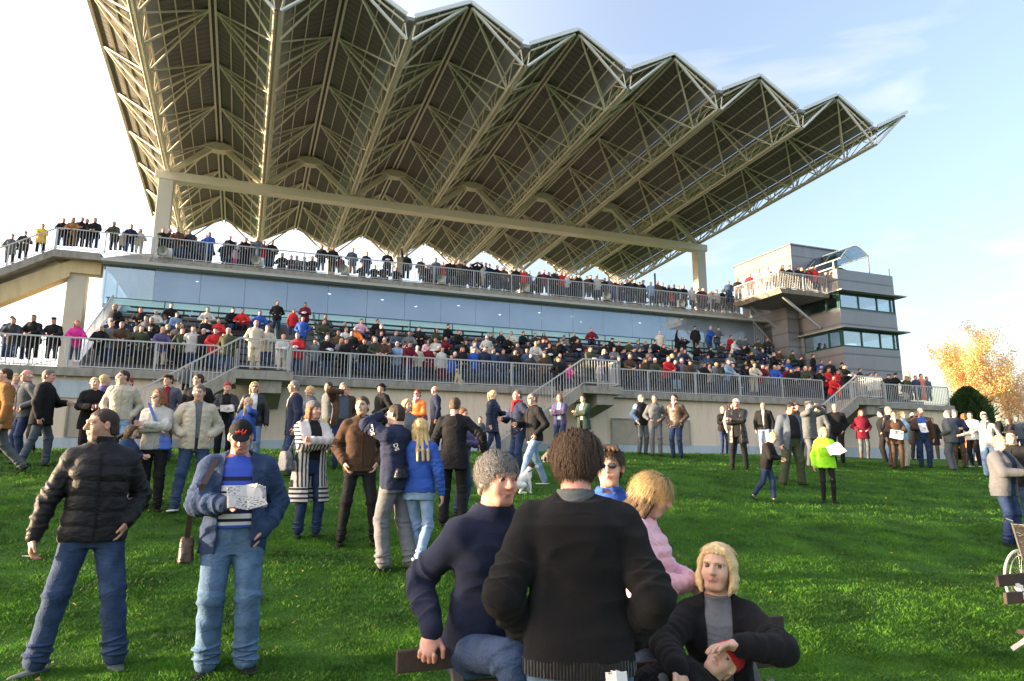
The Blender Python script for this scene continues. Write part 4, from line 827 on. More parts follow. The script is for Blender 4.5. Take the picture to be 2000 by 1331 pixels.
f=Field((-.6,-.4,0),(.6,.4,1.0),.05); el(f,(-.1,0,.62),(.42,.25,.25),0,.05); el(f,(.3,0,.5),(.25,.22,.3),0,.05); rc(f,(0,0,0),(0,0,.6),.16,.14); rc(f,(-.4,0,.75),(-.5,0,.9),.08,.06); f.warp(.03,4,1); link('cover',f.mesh(),[cloth('G','puffer')],r_)
# balcony
r_=empty('balcony',(0,0,0),YW); tag(r_,'steel spectators balcony projecting from the left side of the control tower','balcony')
m=MB(); m.hexa([(28.9,30.7,11.62),(32.5,30.7,11.62),(32.5,34.7,11.62),(28.9,34.7,11.62),(28.65,30.6,11.85),(32.5,30.6,11.85),(32.5,34.8,11.85),(28.65,34.8,11.85)]); m.build('slab',[conc],r_)
for q_ in((29.6,31.4,11.6),(29.6,34.2,11.6)): m=MB(); m.bar(q_,(32.4,q_[1]+.1,9.9),.12,.12); m.build('brace',[galv],r_)
m=MB(); m.box(31.6,32.5,33.3,34.7,4.9,11.6); m.build('stair_core',[clad],r_)
railing('balcony_railing',[(28.8,34.7,11.86),(28.8,30.75,11.86),(32.45,30.75,11.86)],1.05,'grey bar railing round the tower balcony')
m=MB(); 
for k in range(12): u=30.9+.02*k; m.box(30.6+.18*k,30.62+.18*k,35.2,35.22,8.3+.0,10.9-.19*k)
m.bar((30.5,35.2,11.0),(32.7,35.2,8.9),.06,.06); rr_=empty('service_stair_railing',(0,0,0),YW); tag(rr_,'sloping bar screen of the service stair beside the tower','railing'); m.build('screen',[galv],rr_)
# ---------------------------------------------------------------- trees
def bark(c): return mat('bark %s'%(c,),c,.9,.3,14,.6,30)
def leafm(key,c):
    if key in _M: return _M[key]
    m=mat(key,c,.6,.35,3.,spec=.2); N,L,b=m.node_tree.nodes,m.node_tree.links,m.node_tree.nodes['Principled BSDF']
    tl=N.new('ShaderNodeBsdfTranslucent'); mx=N.new('ShaderNodeMixShader'); mx.inputs[0].default_value=.45; L.new(b.inputs['Base Color'].links[0].from_socket,tl.inputs['Color'])
    L.new(b.outputs[0],mx.inputs[1]); L.new(tl.outputs[0],mx.inputs[2]); L.new(mx.outputs[0],N['Material Output'].inputs[0]); return m
def tree(x,y,h,wd,label,lc,bc=(.45,.42,.38),n=9000,leaf=.13,seed=1,group=None,base=None,dens=1.,name='birch_tree',lean=0,droop=.5,low=.25):
    r=random.Random(seed); root=empty(name,(x,y,base if base is not None else float(ground(x,y)))); tag(root,label,'tree',group)
    tw=MB(); tips=[]
    def grow(p,d,L_,rad,lev):
        nseg=4; q=p
        for s in range(nseg):
            d=nrm(d+A(r.uniform(-.12,.12),r.uniform(-.12,.12),.06 if lev else .1)); q2=q+d*L_/nseg; tw.tube(q,q2,max(rad*(1-s*.18),.012),5,0,max(rad*(1-(s+1)*.18),.01)); q=q2
            if lev<3:
                for _ in range(2 if lev==0 and s>0 else (2 if lev else 0)):
                    a=r.uniform(0,2*PI); up=r.uniform(.5,1.1); grow(q,nrm(A(math.cos(a),math.sin(a),up)*1.+d*.5),L_*(.52 if lev==0 else .5)*r.uniform(.7,1.15),rad*.45,lev+1)
            if lev>=2: tips.append((q,d))
        tips.append((q,d))
    grow(A(0,0,0),nrm(A(lean,0,1)),h*.72,h*.017,0)
    tw.build('trunk',[bark(bc)],root)
    T=np.array([t[0] for t in tips]); T=T*A(wd/max(np.abs(T[:,:2]).max(),.1)/1.0*.5,wd/max(np.abs(T[:,:2]).max(),.1)*.5,h/T[:,2].max()) if False else T
    g=np.random.default_rng(seed); i=g.integers(0,len(T),n); C=T[i]+g.normal(0,1,(n,3))*A(.30,.30,.34)*h/14*dens; C[:,2]-=g.random(n)**2*droop*h/14*2.2; C=C[C[:,2]>h*low*.6]
    n=len(C); a=g.normal(0,1,(n,3)); a/=np.linalg.norm(a,axis=1)[:,None]; b=np.cross(a,g.normal(0,1,(n,3))); b/=np.linalg.norm(b,axis=1)[:,None]; s=leaf*(.6+.8*g.random(n))[:,None]
    V=np.stack([C-a*s,C+b*s*.6,C+a*s,C-b*s*.6],1).reshape(-1,3)
    root.scale=(h/T[:,2].max()*.95,)*3
    link('crown',np_mesh('crown',V,np.arange(len(V)).reshape(-1,4),smooth=False),[lc],root); return root
def conifer(x,y,h,w_,label,base):
    root=empty('conifer',(x,y,base)); tag(root,label,'tree'); g=np.random.default_rng(4); n=16000; z=g.random(n)**.8; th=g.random(n)*2*PI; prof=np.sin(np.clip(1-z,0,1)**.66*PI/2*1.0)*np.clip(z*8,.5,1); lump=1+.16*np.sin(th*5+z*9)+.14*np.sin(th*11+z*23)+.18*g.normal(0,1,n)
    rr=w_*.5*prof*lump*(.75+.25*g.random(n)); C=np.stack([rr*np.cos(th),rr*np.sin(th),z*h],-1); a=np.stack([np.cos(th),np.sin(th),.8+0*th],-1)+g.normal(0,.4,(n,3)); a/=np.linalg.norm(a,axis=1)[:,None]; b=np.cross(a,g.normal(0,1,(n,3))); b/=np.linalg.norm(b,axis=1)[:,None]; s=.15
    V=np.stack([C-b*s*.3,C+b*s*.3,C+a*s*1.9+b*s*.1,C+a*s*1.6-b*s*.1],1).reshape(-1,3); link('crown',np_mesh('crown',V,np.arange(len(V)).reshape(-1,4),smooth=False),[leafm('conifer green',(.06,.11,.035))],root)
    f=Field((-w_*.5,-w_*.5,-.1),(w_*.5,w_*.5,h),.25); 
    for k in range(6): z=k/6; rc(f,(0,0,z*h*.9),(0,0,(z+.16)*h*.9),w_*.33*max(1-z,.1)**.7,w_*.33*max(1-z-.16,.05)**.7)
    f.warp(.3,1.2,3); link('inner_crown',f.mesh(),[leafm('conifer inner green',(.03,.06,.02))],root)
    m=MB(); m.tube((0,0,-.3),(0,0,h*.5),.16,8,0,.08); m.build('trunk',[bark((.12,.08,.05))],root)
gold=leafm('golden birch leaf',(.88,.56,.24)); oran=leafm('orange birch leaf',(.86,.52,.27)); pale=leafm('pale dry leaf',(.72,.50,.30))
B2=2.0
tree(46.5,68,15.0,9,'tall golden birch behind the green conifer',gold,n=19000,leaf=.125,seed=3,base=B2,dens=1.5)
tree(51.5,70,12.5,8,'thin orange birch just right of the tallest golden birch',oran,n=6500,leaf=.13,seed=8,base=B2,dens=1.4)
tree(41.0,74,11.5,8,'sparse pale bare tree between the tower and the golden birch',pale,(.5,.42,.36),n=1500,leaf=.08,seed=11,base=B2)
tree(54.5,72,10.5,9,'bare pinkish twiggy tree at the right edge',pale,(.48,.38,.32),n=2500,leaf=.09,seed=14,base=B2)
tree(57.0,66,9.5,6,'small orange tree cut by the right edge of the picture',oran,n=5000,leaf=.13,seed=17,base=B2)
tree(47.0,58,6.5,7,'low orange bush like tree right of the conifer',oran,n=5000,leaf=.12,seed=21,base=B2,low=.1)
conifer(29.9,45,4.7,3.0,'dense dark green conifer at the end of the terrace',1.9)
for k,(x,y,h) in enumerate(((-50,69,12),(-46,72,10.5),(-54,75,12.5),(-42,70,10))):
    tree(x,y,h,7,('bare russet tree beyond the outside stair','low sunlit scrub tree left of the pillar','pale bare tree at the left edge','small bare tree seen between pillar and terrace')[k],leafm('russet leaf',(.45,.26,.12)),n=1500,leaf=.1,seed=30+k,base=2.)
# unseen trees added left of the frame to throw shade over the lawn
for k,(x,y,h) in enumerate(((-46,-3,5.9),(-50,2.5,6.6),(-47,8,7.0),(-52,13,7.9),(-49,17.5,7.8),(-53,22,8.2),(-48,-9,5.8))):
    tree(x,y,h,9,'unseen leafy tree added beyond the left of the lawn to shade it',leafm('shade tree leaf',(.06,.08,.02)),n=11000,leaf=.2,seed=60+k,base=0.,group='unseen trees added left of the lawn for shade',name='shade_tree',dens=1.7,low=.02)
# ---------------------------------------------------------------- people on the lawn
def stand(x,yh,yf,H):
    a,b=ray(x,yh),ray(x,yf); ka,kb=a[2]/a[1],b[2]/b[1]; Y=H/(ka-kb); r=ray(x,(yh+yf)/2); return r[0]/r[1]*Y,Y
FOLK=[]
def T(kind,col,**k): return dict(kind=kind,col=col,**k)
def G(label,x,yh,yf,H=1.75,rz=0,h=None,**q):
    X,Y=stand(x,yh,yf,H); X,Y=q.pop('at',(X,Y)); z=float(ground(X,Y)); q['loc']=(X,Y,z+.005); q['H']=H; q['rz']=rz-math.degrees(math.atan2(X,Y)); q['label']=label
    h=h or min(max(Y*.00085,.0062),.0135)
    r,J=make_person(q,h); J['M']=Matrix.Translation(q['loc'])@Matrix.Rotation(R(q['rz']),4,'Z'); J['root']=r; FOLK.append(J); return J
def wp(J,p): return J['M']@Vector(p)
def hp(J,sd,d=.09,off=0): hd,pn,_=J['hd',sd]; return wp(J,J['wr',sd]+hd*d*J['k']+pn*off)
def paper(J,name,label,sd=None,pos=None,w_=.2,hh=.28,tilt=(60,0,0),m=None,pages=3,group=None):
    p=Vector(pos) if pos is not None else (hp(J,sd,.1,.03) if sd else (hp(J,1,.1,.02)+hp(J,-1,.1,.02))/2)
    mb=MB(); r=random.Random(len(label))
    for i in range(pages):
        a=.004*i; b_=.02*i
        P=[(-w_/2+b_*.2,-hh/2,a),(0,-hh/2-.006*i,a-.012),(w_/2,-hh/2,a+.008*i),(w_/2-b_,hh/2,a+.01*i),(0,hh/2+.004*i,a-.012),(-w_/2,hh/2-b_*.3,a)]
        for q in((0,1,4,5),(1,2,3,4)): mb.hexa([P[t] for t in q]+[(P[t][0],P[t][1],P[t][2]+.0015) for t in q])
    e=empty(name,p); tag(e,label,'paper' if name!='folder' else 'folder',group); o=mb.build('sheet',[m or basic('paper')],e); e.rotation_euler=tuple(R(t) for t in tilt[:2])+(R(tilt[2])+J['root'].rotation_euler.z,); return e
def bag(J,label,pos,size,col,strap=None,name='shoulder_bag',tex='leather'):
    p=wp(J,pos); e=empty(name,p,J['root'].rotation_euler.z); tag(e,label,'bag'); a,b,c=size; f=Field((-a,-b,-c),(a,b,c),.008)
    loft(f,(0,0,0),np.eye(3)[[0,1,2]],[-c*.95,-c*.8,c*.5,c*.9],[a*.85,a,a*.9,a*.75],[b*.8,b,b*.8,b*.5],[0]*4,0,.01,5); f.warp(.004,14,3); link('bag_body',f.mesh(),[cloth(col,tex)],e)
    if strap:
        m=MB(); pts=[Vector(s) for s in strap]; base=Vector(pos)
        for q,t in zip(pts[:-1],pts[1:]): m.bar(q-base,t-base,.035,.006,up=(0,1,0))
        m.build('strap',[cloth(col,tex)],e)
    return e
newsm=printed(mat('newsprint',(.52,.50,.48),.85,.35,12),.8)
# the two men at the left
j=G('man in black quilted vest and jeans holding a cigarette, looking to the left',180,808,1320,1.80,rz=0,top=T('vest','k',tex='puffer',per=.105,quilt=.007,collar=.02,flare=.05,sleeve='k',stex='puffer',t=.004),arms=('pocket',((-.36,-.03,.80),(-.9,.6,0))),hand={-1:dict(curl=.55,dir=(-.1,-.1,-1))},feet=((.20,-.06),(-.25,.02)),toe=(12,-50),pants=dict(col='d',t=.02,bell=.012),shoes='s',sole='q',stex='plain',head=(-68,2,0),hair=('buzz','b'),hs=1.04,w=1.0,skin=1,hwarp=.002)
p=hp(j,-1,.115,.015); e=empty('cigarette',p,R(20)); tag(e,'lit cigarette between the fingers of the man in the quilted vest','cigarette'); m=MB(); m.tube((0,0,0),(-.055,-.01,.006),.0045,8); m.build('paper_tube',[basic('paper')],e); m=MB(); m.tube((0,0,0),(.025,.004,-.003),.0046,8); m.build('filter',[cloth('o')],e)
e=empty('wrist_watch',wp(j,j['wr',1]-j['hd',1][0]*.01)); tag(e,'dark wrist watch on the left wrist of the vest man','watch'); m=MB(); d=Vector(j['hd',1][0]); d.rotate(Matrix.Rotation(j['root'].rotation_euler.z,3,'Z')); m.tube(-d*.012,d*.012,.036,16); m.build('strap',[cloth('k','leather')],e,True)
j=G('man in blue denim jacket and black cap reading a folded race paper',456,806,1302,1.76,top=T('jacket','d',tex='denim',open=(.115,.085),shirt='b',t=.012,hem=-.13,collar=.01,warp=.009,ws=9),arms=('pocket',((-.06,-.33,1.14),(-.9,.3,-.7))),hand={-1:dict(curl=.8,dir=(.7,-.6,.35))},feet=((.13,0),(-.12,0)),pants=dict(col='L',t=.026,bell=.016),shoes='B',head=(0,24,0),hat=('cap','k'),hair=('cap','g'),w=1.12,skin=2,belly=.03)
DEN=j
# striped sweater
sw=bpy.data.materials.new('blue and white striped sweater'); N,L,b=nodes(sw); b.inputs['Roughness'].default_value=.9
tc=N.new('ShaderNodeTexCoord'); sp=N.new('ShaderNodeSeparateXYZ'); L.new(tc.outputs['Object'],sp.inputs[0]); mr=N.new('ShaderNodeMapRange'); mr.inputs[1].default_value=.95; mr.inputs[2].default_value=1.45; L.new(sp.outputs[2],mr.inputs[0]); cr=N.new('ShaderNodeValToRGB'); cr.color_ramp.interpolation='CONSTANT'; L.new(mr.outputs[0],cr.inputs[0])
BL,WH,BK=(.03,.075,.42,1),(.62,.62,.66,1),(.01,.012,.04,1)
els=[(0,BL),(.09,WH),(.14,BK),(.18,WH),(.25,BK),(.31,BL),(.47,WH),(.53,BK),(.56,WH),(.64,BL),(.70,BK),(.76,BL)]
ce=cr.color_ramp.elements; ce[0].color=els[0][1]; ce[0].position=0; ce[1].position=els[1][0]; ce[1].color=els[1][1]
for q_,c_ in els[2:]: n_=ce.new(q_); n_.color=c_
L.new(cr.outputs[0],b.inputs['Base Color'])
for c_ in DEN['root'].children:
    if c_.name.startswith('shirt'): c_.data.materials[0]=sw; c_.name='striped_sweater'
paper(DEN,'newspaper','folded race paper held by the man in the denim jacket',pos=wp(DEN,(.065,-.415,1.20)),w_=.25,hh=.16,tilt=(58,0,8),m=newsm,pages=4)
bag(DEN,'black shoulder bag hanging at the hip of the denim jacket man',(-.30,-.02,.83),(.05,.085,.095),'B',[(-.30,-.05,.9),(-.285,-.16,1.08),(-.215,-.215,1.28),(-.15,-.12,1.45)])
# red emblem on the cap: a row of galloping horses
def head_pt(J,x,y,z): return J['hc']+(J['hf'][0]*x+J['hf'][1]*y+J['hf'][2]*z)*J['hk']
f=Field(DEN['hc']-.16,DEN['hc']+.2,.0025)
for k in range(3):
    ox=-.026+.024*k; oz=.004*math.sin(k*2)
    P=lambda x,z,dy=0:head_pt(DEN,ox+x,.0965-1.6*(ox+x)**2*3-.30*(z-.075)+dy,z+oz+.0)
    rc(f,P(-.009,.076),P(.008,.080),.0036,.0036,0,.002); rc(f,P(.008,.080),P(.014,.094),.003,.0022,0,.002); rc(f,P(.014,.094),P(.019,.090),.0022,.0016,0,.001)
    for a,b_ in(((-.009,.076),(-.015,.064)),((-.005,.076),(-.002,.062)),((.006,.078),(.014,.068)),((.008,.079),(.004,.064)),((-.009,.078),(-.016,.084))): rc(f,P(*a),P(*b_),.0022,.0014,0,.001)
link('emblem',f.mesh(),[mat('emblem red',(.75,.06,.03),.6,.05)],DEN['root'])
# group behind them
j=G('woman in grey knit beanie and striped cardigan with arms crossed',605,796,1062,1.68,rz=22,fem=1,top=T('coat','W',tex='wool',open=(.075,.075),shirt='k',hem=-.50,t=.006),arms='crossed',hair=('long','a'),hat=('beanie','g'),glasses=0,pants=dict(col='D'),shoes='k',feet=((.12,0),(-.10,.05)),head=(18,0,0))
STR=j
cd=bpy.data.materials.new('striped cardigan knit'); N,L,b=nodes(cd); b.inputs['Roughness'].default_value=.95; tc=N.new('ShaderNodeTexCoord'); sp=N.new('ShaderNodeSeparateXYZ'); L.new(tc.outputs['Object'],sp.inputs[0])
def band_(out,per): 
    a=N.new('ShaderNodeMath'); a.operation='MULTIPLY'; a.inputs[1].default_value=1/per; L.new(out,a.inputs[0]); c=N.new('ShaderNodeMath'); c.operation='PINGPONG'; c.inputs[1].default_value=.5; L.new(a.outputs[0],c.inputs[0]); g=N.new('ShaderNodeMath'); g.operation='GREATER_THAN'; g.inputs[1].default_value=.27; L.new(c.outputs[0],g.inputs[0]); return g.outputs[0]
ax_=N.new('ShaderNodeMath'); ax_.operation='ABSOLUTE'; L.new(sp.outputs[0],ax_.inputs[0])
def cmp_(out,v,op='LESS_THAN'): g=N.new('ShaderNodeMath'); g.operation=op; g.inputs[1].default_value=v; L.new(out,g.inputs[0]); return g.outputs[0]
def mul_(a,b2): g=N.new('ShaderNodeMath'); g.operation='MULTIPLY'; L.new(a,g.inputs[0]); L.new(b2,g.inputs[1]); return g.outputs[0]
vert=mul_(mul_(band_(sp.outputs[0],.042),cmp_(sp.outputs[2],1.12)),cmp_(sp.outputs[2],.60,'GREATER_THAN')); hor=mul_(mul_(band_(sp.outputs[2],.05),cmp_(ax_.outputs[0],.20,'GREATER_THAN')),cmp_(sp.outputs[2],1.12,'GREATER_THAN')); low=mul_(band_(sp.outputs[2],.055),cmp_(sp.outputs[2],.60))
mxx=N.new('ShaderNodeMath'); mxx.operation='MAXIMUM'; L.new(vert,mxx.inputs[0]); L.new(hor,mxx.inputs[1]); mx2=N.new('ShaderNodeMath'); mx2.operation='MAXIMUM'; L.new(mxx.outputs[0],mx2.inputs[0]); L.new(low,mx2.inputs[1])
mc=N.new('ShaderNodeMix'); mc.data_type='RGBA'; mc.inputs[6].default_value=(.50,.48,.47,1); mc.inputs[7].default_value=(.02,.02,.025,1); L.new(mx2.outputs[0],mc.inputs[0]); L.new(mc.outputs[2],b.inputs['Base Color'])
for c_ in STR['root'].children:
    if c_.name.startswith('coat'): c_.data.materials[0]=cd; c_.name='striped_cardigan'
bag(j,'grey cloth shoulder bag of the woman in the striped cardigan',(-.30,.05,.92),(.06,.15,.13),'g',[(-.28,.0,1.02),(-.21,-.08,1.25),(-.14,-.03,1.46)],tex='plain')
j=G('young man in brown suede jacket and black jeans, hands in pockets',703,774,1066,1.80,rz=5,top=T('jacket','B',tex='wool',hem=-.09,collar=.01,shirt='m'),arms='pocket',pants=dict(col='k',t=.006,kind='plain'),shoes='T',stex='plain',feet=((.19,0),(-.19,.02)),head=(-25,0,0),hair=('short','B'))
j=G('man in navy jacket with white lettering shading his eyes with one hand',772,806,1132,1.80,rz=-128,top=T('jacket','n',hem=-.11,collar=.01,t=.006),arms=(((.0,-.235,1.615),(.8,-.75,.1)),('down')),pants=dict(col='g',t=.024,bell=.012,kind='plain'),shoes='g',stex='plain',feet=((.10,-.05),(-.12,.14)),head=(10,0,0),hair=('short','b'),glasses=1,hand={1:dict(dir=(-.85,-.45,.1),palm=(0,.1,-1),curl=.15)})
NAV=j
bag(j,'small black pouch slung over the back of the navy jacket',(.12,.17,1.02),(.10,.04,.06),'k',[(.05,.17,1.07),(-.10,.16,1.25),(-.17,.03,1.47)],name='pouch')
def text_on(J,txt,p,size,rx,ry,rz,name='lettering'):
    cu=bpy.data.curves.new(name,'FONT'); cu.body=txt; cu.size=size; cu.extrude=.0012; cu.align_x='CENTER'; cu.align_y='CENTER'; cu.materials.append(cloth('w')); o=bpy.data.objects.new(name,cu); COL.objects.link(o); o.parent=J['root']; o.location=p; o.rotation_euler=(R(rx),R(ry),R(rz)); bpy.context.view_layer.update(); me=bpy.data.meshes.new_from_object(o.evaluated_get(bpy.context.evaluated_depsgraph_get())); o2=link(name,me,[],J['root']); o2.matrix_basis=o.matrix_basis.copy(); bpy.data.objects.remove(o); return o2
j=G('girl with long straight blond hair in a bright blue top and jeans',818,790,1088,1.66,rz=165,fem=1,top=T('sweater','b',hem=-.06,tex='plain'),arms='down',pants=dict(col='l',t=.004,bell=0),shoes='w',stex='plain',sole='w',feet=((.02,-.14),(-.10,.28,.10,35)),hair=('vlong','y'),head=(28,0,0))
j=G('man in black suit seen from behind with his arm out',886,783,1038,1.80,rz=172,top=T('blazer','k',tex='plain'),arms=(('down'),((-.42,-.05,.95),(-.9,.5,0))),pants=dict(col='k',kind='plain',t=.016),shoes='k',feet=((.13,0),(-.13,.05)),hair=('short','B'),head=(-8,8,0),hs=.95)
j=G('girl with pink headband and purple jacket hidden behind the black suit',900,787,996,1.58,rz=60,fem=1,top=T('jacket','u'),arms='hold',hair=('pony','a'),pants=dict(col='d'))
j=G('man in beige zip jacket and jeans, hands in his pockets',380,752,1000,1.76,rz=8,top=T('jacket','T',hem=-.10,collar=.0,shirt='g',open=(.02,.05),t=.004,warp=.006),arms='jpocket',pants=dict(col='d',t=.014),shoes='g',sole='w',stex='plain',feet=((.14,0),(-.20,-.04)),toe=(25,-35),head=(-18,8,0),hair=('short','s'),w=1.03,belly=.03)
j=G('woman in white fleece with sunglasses and crossed arms',302,762,1000,1.66,rz=-12,fem=1,top=T('jacket','W',hem=-.07,tex='wool',collar=.02),arms='crossed',pants=dict(col='k',kind='plain',t=.016),shoes='q',hair=('bob','a'),glasses=1,head=(-35,0,0),feet=((.1,0),(-.1,.1)))
bag(j,'small purple cross body bag of the woman in white fleece',(.16,-.19,.90),(.085,.035,.09),'b',[(.15,-.19,.97),(.02,-.20,1.2),(-.10,-.12,1.45)])
j=G('small girl in denim jacket looking down at her hands',266,848,1030,1.16,rz=62,fem=1,top=T('jacket','d',tex='denim',hem=-.12),arms='hold',hair=('long','B'),pants=dict(col='P',kind='plain'),shoes='P',head=(0,20,0),at=(-5.15,9.3))
# left edge group
j=G('man in rust brown suede coat striding out of the left edge',4,700,912,1.78,rz=-85,top=T('coat','O',hem=-.18,tex='wool'),arms='down',pants=dict(col='q',kind='plain'),shoes='B',feet=((.07,-.34,0,-10),(-.07,.36,.1,35)),hair=('short','b'))
j=G('bald man in grey waistcoat and navy trousers at the left edge',47,709,893,1.74,rz=-70,top=T('vest','q',tex='wool',quilt=.0001,sleeve='g'),arms='jpocket',pants=dict(col='D',kind='plain'),shoes='k',hair=('bald','w'),skin=2,feet=((.1,0),(-.1,.0)))
j=G('man in black three quarter coat with glasses holding a slip',84,708,897,1.76,rz=75,top=T('coat','k',hem=-.20,t=.01),arms=(('hold'),('down')),pants=dict(col='s',kind='denim'),shoes='k',hair=('short','s'),w=1.1,feet=((.10,-.1),(-.12,.22)),skin=2); paper(j,'betting_slip','small betting slip held by the man in the black coat',sd=1,w_=.07,hh=.12,tilt=(40,0,0),pages=1)
j=G('woman with blond hair in pink mostly hidden behind the bald man',22,723,880,1.64,rz=20,fem=1,top=T('sweater','P'),arms='hold',hair=('short','y'),pants=dict(col='d'))
j=G('man in black trousers standing behind the man in the black coat',66,790,893,1.10,rz=-60,top=T('coat','k'),arms='down',hair=('short','k'),pants=dict(col='k',kind='plain'))
j=G('person in purple grey jacket with blond hair seen from the side',196,718,888,1.70,rz=95,fem=1,top=T('coat','u',hem=-.2),arms='hold',hair=('short','y'),pants=dict(col='k',kind='plain'))
j=G('woman in black hooded sweater holding a phone by the wall',217,724,900,1.66,rz=8,fem=1,top=T('coat','k',hem=-.2,tex='wool'),arms='hold',hair=('pony','y'),pants=dict(col='k',kind='plain'),at=(-7.7,12.6)); paper(j,'phone','black phone held by the woman in the hooded sweater',w_=.07,hh=.13,tilt=(60,0,0),pages=1,m=basic('glass'))
j=G('white haired person behind the woman in the black hooded sweater',228,716,875,1.72,rz=20,top=T('jacket','c'),arms='down',hair=('short','w'))
j=G('woman with dyed red hair and sunglasses in a grey top',247,720,885,1.66,rz=-35,fem=1,top=T('sweater','u'),arms='down',hair=('short','r'),glasses=1)
j=G('man in cream bomber jacket and faded blue jeans looking left',274,702,888,1.82,rz=-8,top=T('jacket','T',hem=-.06,collar=.01,warp=.007),arms=(('pocket'),('pocket')),pants=dict(col='l',t=.012),shoes='k',head=(-50,0,0),hair=('short','b'),feet=((.12,0),(-.24,.0)),at=(-7.0,12.3))
j=G('man in flat cap and dark jacket over a burgundy shirt',326,714,880,1.74,rz=-25,top=T('jacket','s',open=(.09,.08),shirt='m'),arms='pocket',hat=('flat','B'),hair=('flat','b'),head=(-20,0,0))
j=G('man in black track jacket with a pale piping line',384,713,890,1.80,rz=-12,top=T('jacket','k',collar=.01),arms='down',hair=('short','b'),head=(-55,0,0),w=1.12,pants=dict(col='g',kind='plain'))
j=G('woman with red cropped hair in black leather reading a programme',440,725,886,1.66,rz=5,fem=1,top=T('jacket','k',tex='leather',open=(.07,.08),shirt='k'),arms='hold',hair=('short','r'),head=(0,18,0),pants=dict(col='k',kind='plain')); paper(j,'programme','printed programme read by the woman with red cropped hair',tilt=(50,0,0),w_=.26,hh=.18,m=newsm)
j=G('child in bright blue padded coat with a yellow scarf',484,750,892,1.38,rz=-40,top=T('coat','b',hem=-.22,tex='puffer',scarf='Y'),arms=(('phone'),('hold')),hair=('short','y'),pants=dict(col='l'),shoes='q')
j=G('woman with long golden hair and sunglasses in black leather jacket',494,722,890,1.70,rz=0,fem=1,top=T('jacket','k',tex='leather',open=(.06,.07),shirt='w'),arms='down',hair=('long','y'),glasses=1,pants=dict(col='l'))
j=G('older man in navy overcoat facing left by the corbel',574,719,905,1.78,rz=-80,top=T('coat','n',hem=-.2,open=(.04,.06),shirt='T'),arms='down',pants=dict(col='D',kind='plain'),hair=('short','g'),skin=2)
j=G('person in grey padded coat with short blond hair facing left',604,745,905,1.66,rz=-75,fem=1,top=T('coat','q',tex='puffer',hem=-.25,collar=.03),arms=(('pocket'),('down')),hair=('short','y'),pants=dict(col='q',kind='plain'))
j=G('man in dark jacket half hidden behind the padded coat',640,752,895,1.74,rz=-60,top=T('jacket','q'),arms='down',hair=('short','B'),pants=dict(col='G',kind='plain'))
j=G('grey haired man in brown jacket drinking from a cup',668,737,905,1.76,rz=10,top=T('jacket','B',open=(.10,.09),shirt='s'),arms=(('pocket'),((-.05,-.17,1.52),(-1,.1,-.2))),hair=('short','g'),pants=dict(col='D',kind='denim'),w=1.15,belly=.04,skin=2)
j=G('man in black hat and black country coat facing left',745,738,880,1.75,rz=-60,top=T('coat','k',hem=-.16),arms='jpocket',hat=('brim','k'),hair=('brim','b'),w=1.1,pants=dict(col='k',kind='plain'))
j=G('woman with red hair and sunglasses in a bright orange jacket',815,744,885,1.65,rz=-30,fem=1,top=T('jacket','o',tex='puffer',scarf='P',quilt=.003),arms=(('belly'),('hip')),hair=('short','r'),glasses=1,pants=dict(col='q',kind='denim'))
bag(j,'burgundy handbag of the woman in the orange jacket',(.22,-.08,.98),(.07,.1,.07),'m',[(.2,-.05,1.04),(.2,-.02,1.2)],name='handbag')
j=G('balding man in navy jacket standing behind the orange jacket',850,760,890,1.76,rz=-80,top=T('jacket','n'),arms='down',hair=('bald','g'),pants=dict(col='k',kind='plain'),skin=2)
j=G('smiling woman with short blond hair just below the orange jacket',800,794,893,1.62,rz=35,fem=1,top=T('jacket','g'),arms='down',hair=('bob','y'),pants=dict(col='D'),at=(-1.75,11.4))
j=G('toddler in grey jumper by the cream wall',934,811,872,1.02,rz=0,top=T('sweater','q'),arms='down',hair=('short','b'),pants=dict(col='D'),at=(-.95,20.6))
j=G('woman in long navy padded coat with blond ponytail, walking dog',962,768,903,1.70,rz=72,fem=1,top=T('coat','n',tex='puffer',hem=-.28,quilt=.012,per=.07),arms=(('hold'),('down')),hair=('pony','y'),pants=dict(col='D'),shoes='k',feet=((.08,-.15),(-.08,.2,.03,15)))
paper(j,'programme','programme held out by the woman in the navy padded coat',sd=1,tilt=(30,0,0))
j=G('man in navy fleece with red neckerchief facing the navy padded coat',1013,760,935,1.80,rz=-62,top=T('jacket','n',scarf='r',hem=-.08),arms=(('hip'),('hold')),hair=('buzz','s'),pants=dict(col='D',t=.012),boots=1,w=1.05,skin=2)
j=G('man in black and grey jacket and jeans in a wide stride',1043,762,947,1.78,rz=-60,top=T('jacket','k',hem=-.10),arms=(('pocket'),('hold')),hair=('buzz','s'),glasses=1,pants=dict(col='l',t=.012),feet=((.12,-.34),(-.12,.30)),shoes='k',sole='w')
BLK=j
j=G('woman in taupe cardigan with auburn hair and crossed arms',1089,757,884,1.68,rz=-15,fem=1,top=T('jacket','u',hem=-.12,tex='knit',open=(.05,.06),shirt='h'),arms='crossed',hair=('bob','a'),pants=dict(col='D'),at=(1.35,19.4))
j=G('woman in dark green waxed coat with crossed arms below the landing',1138,757,872,1.68,rz=-30,fem=1,top=T('coat','e',hem=-.24,open=(.04,.06),shirt='w'),arms='crossed',hair=('pony','b'),pants=dict(col='k',kind='plain'),at=(2.1,20.2))
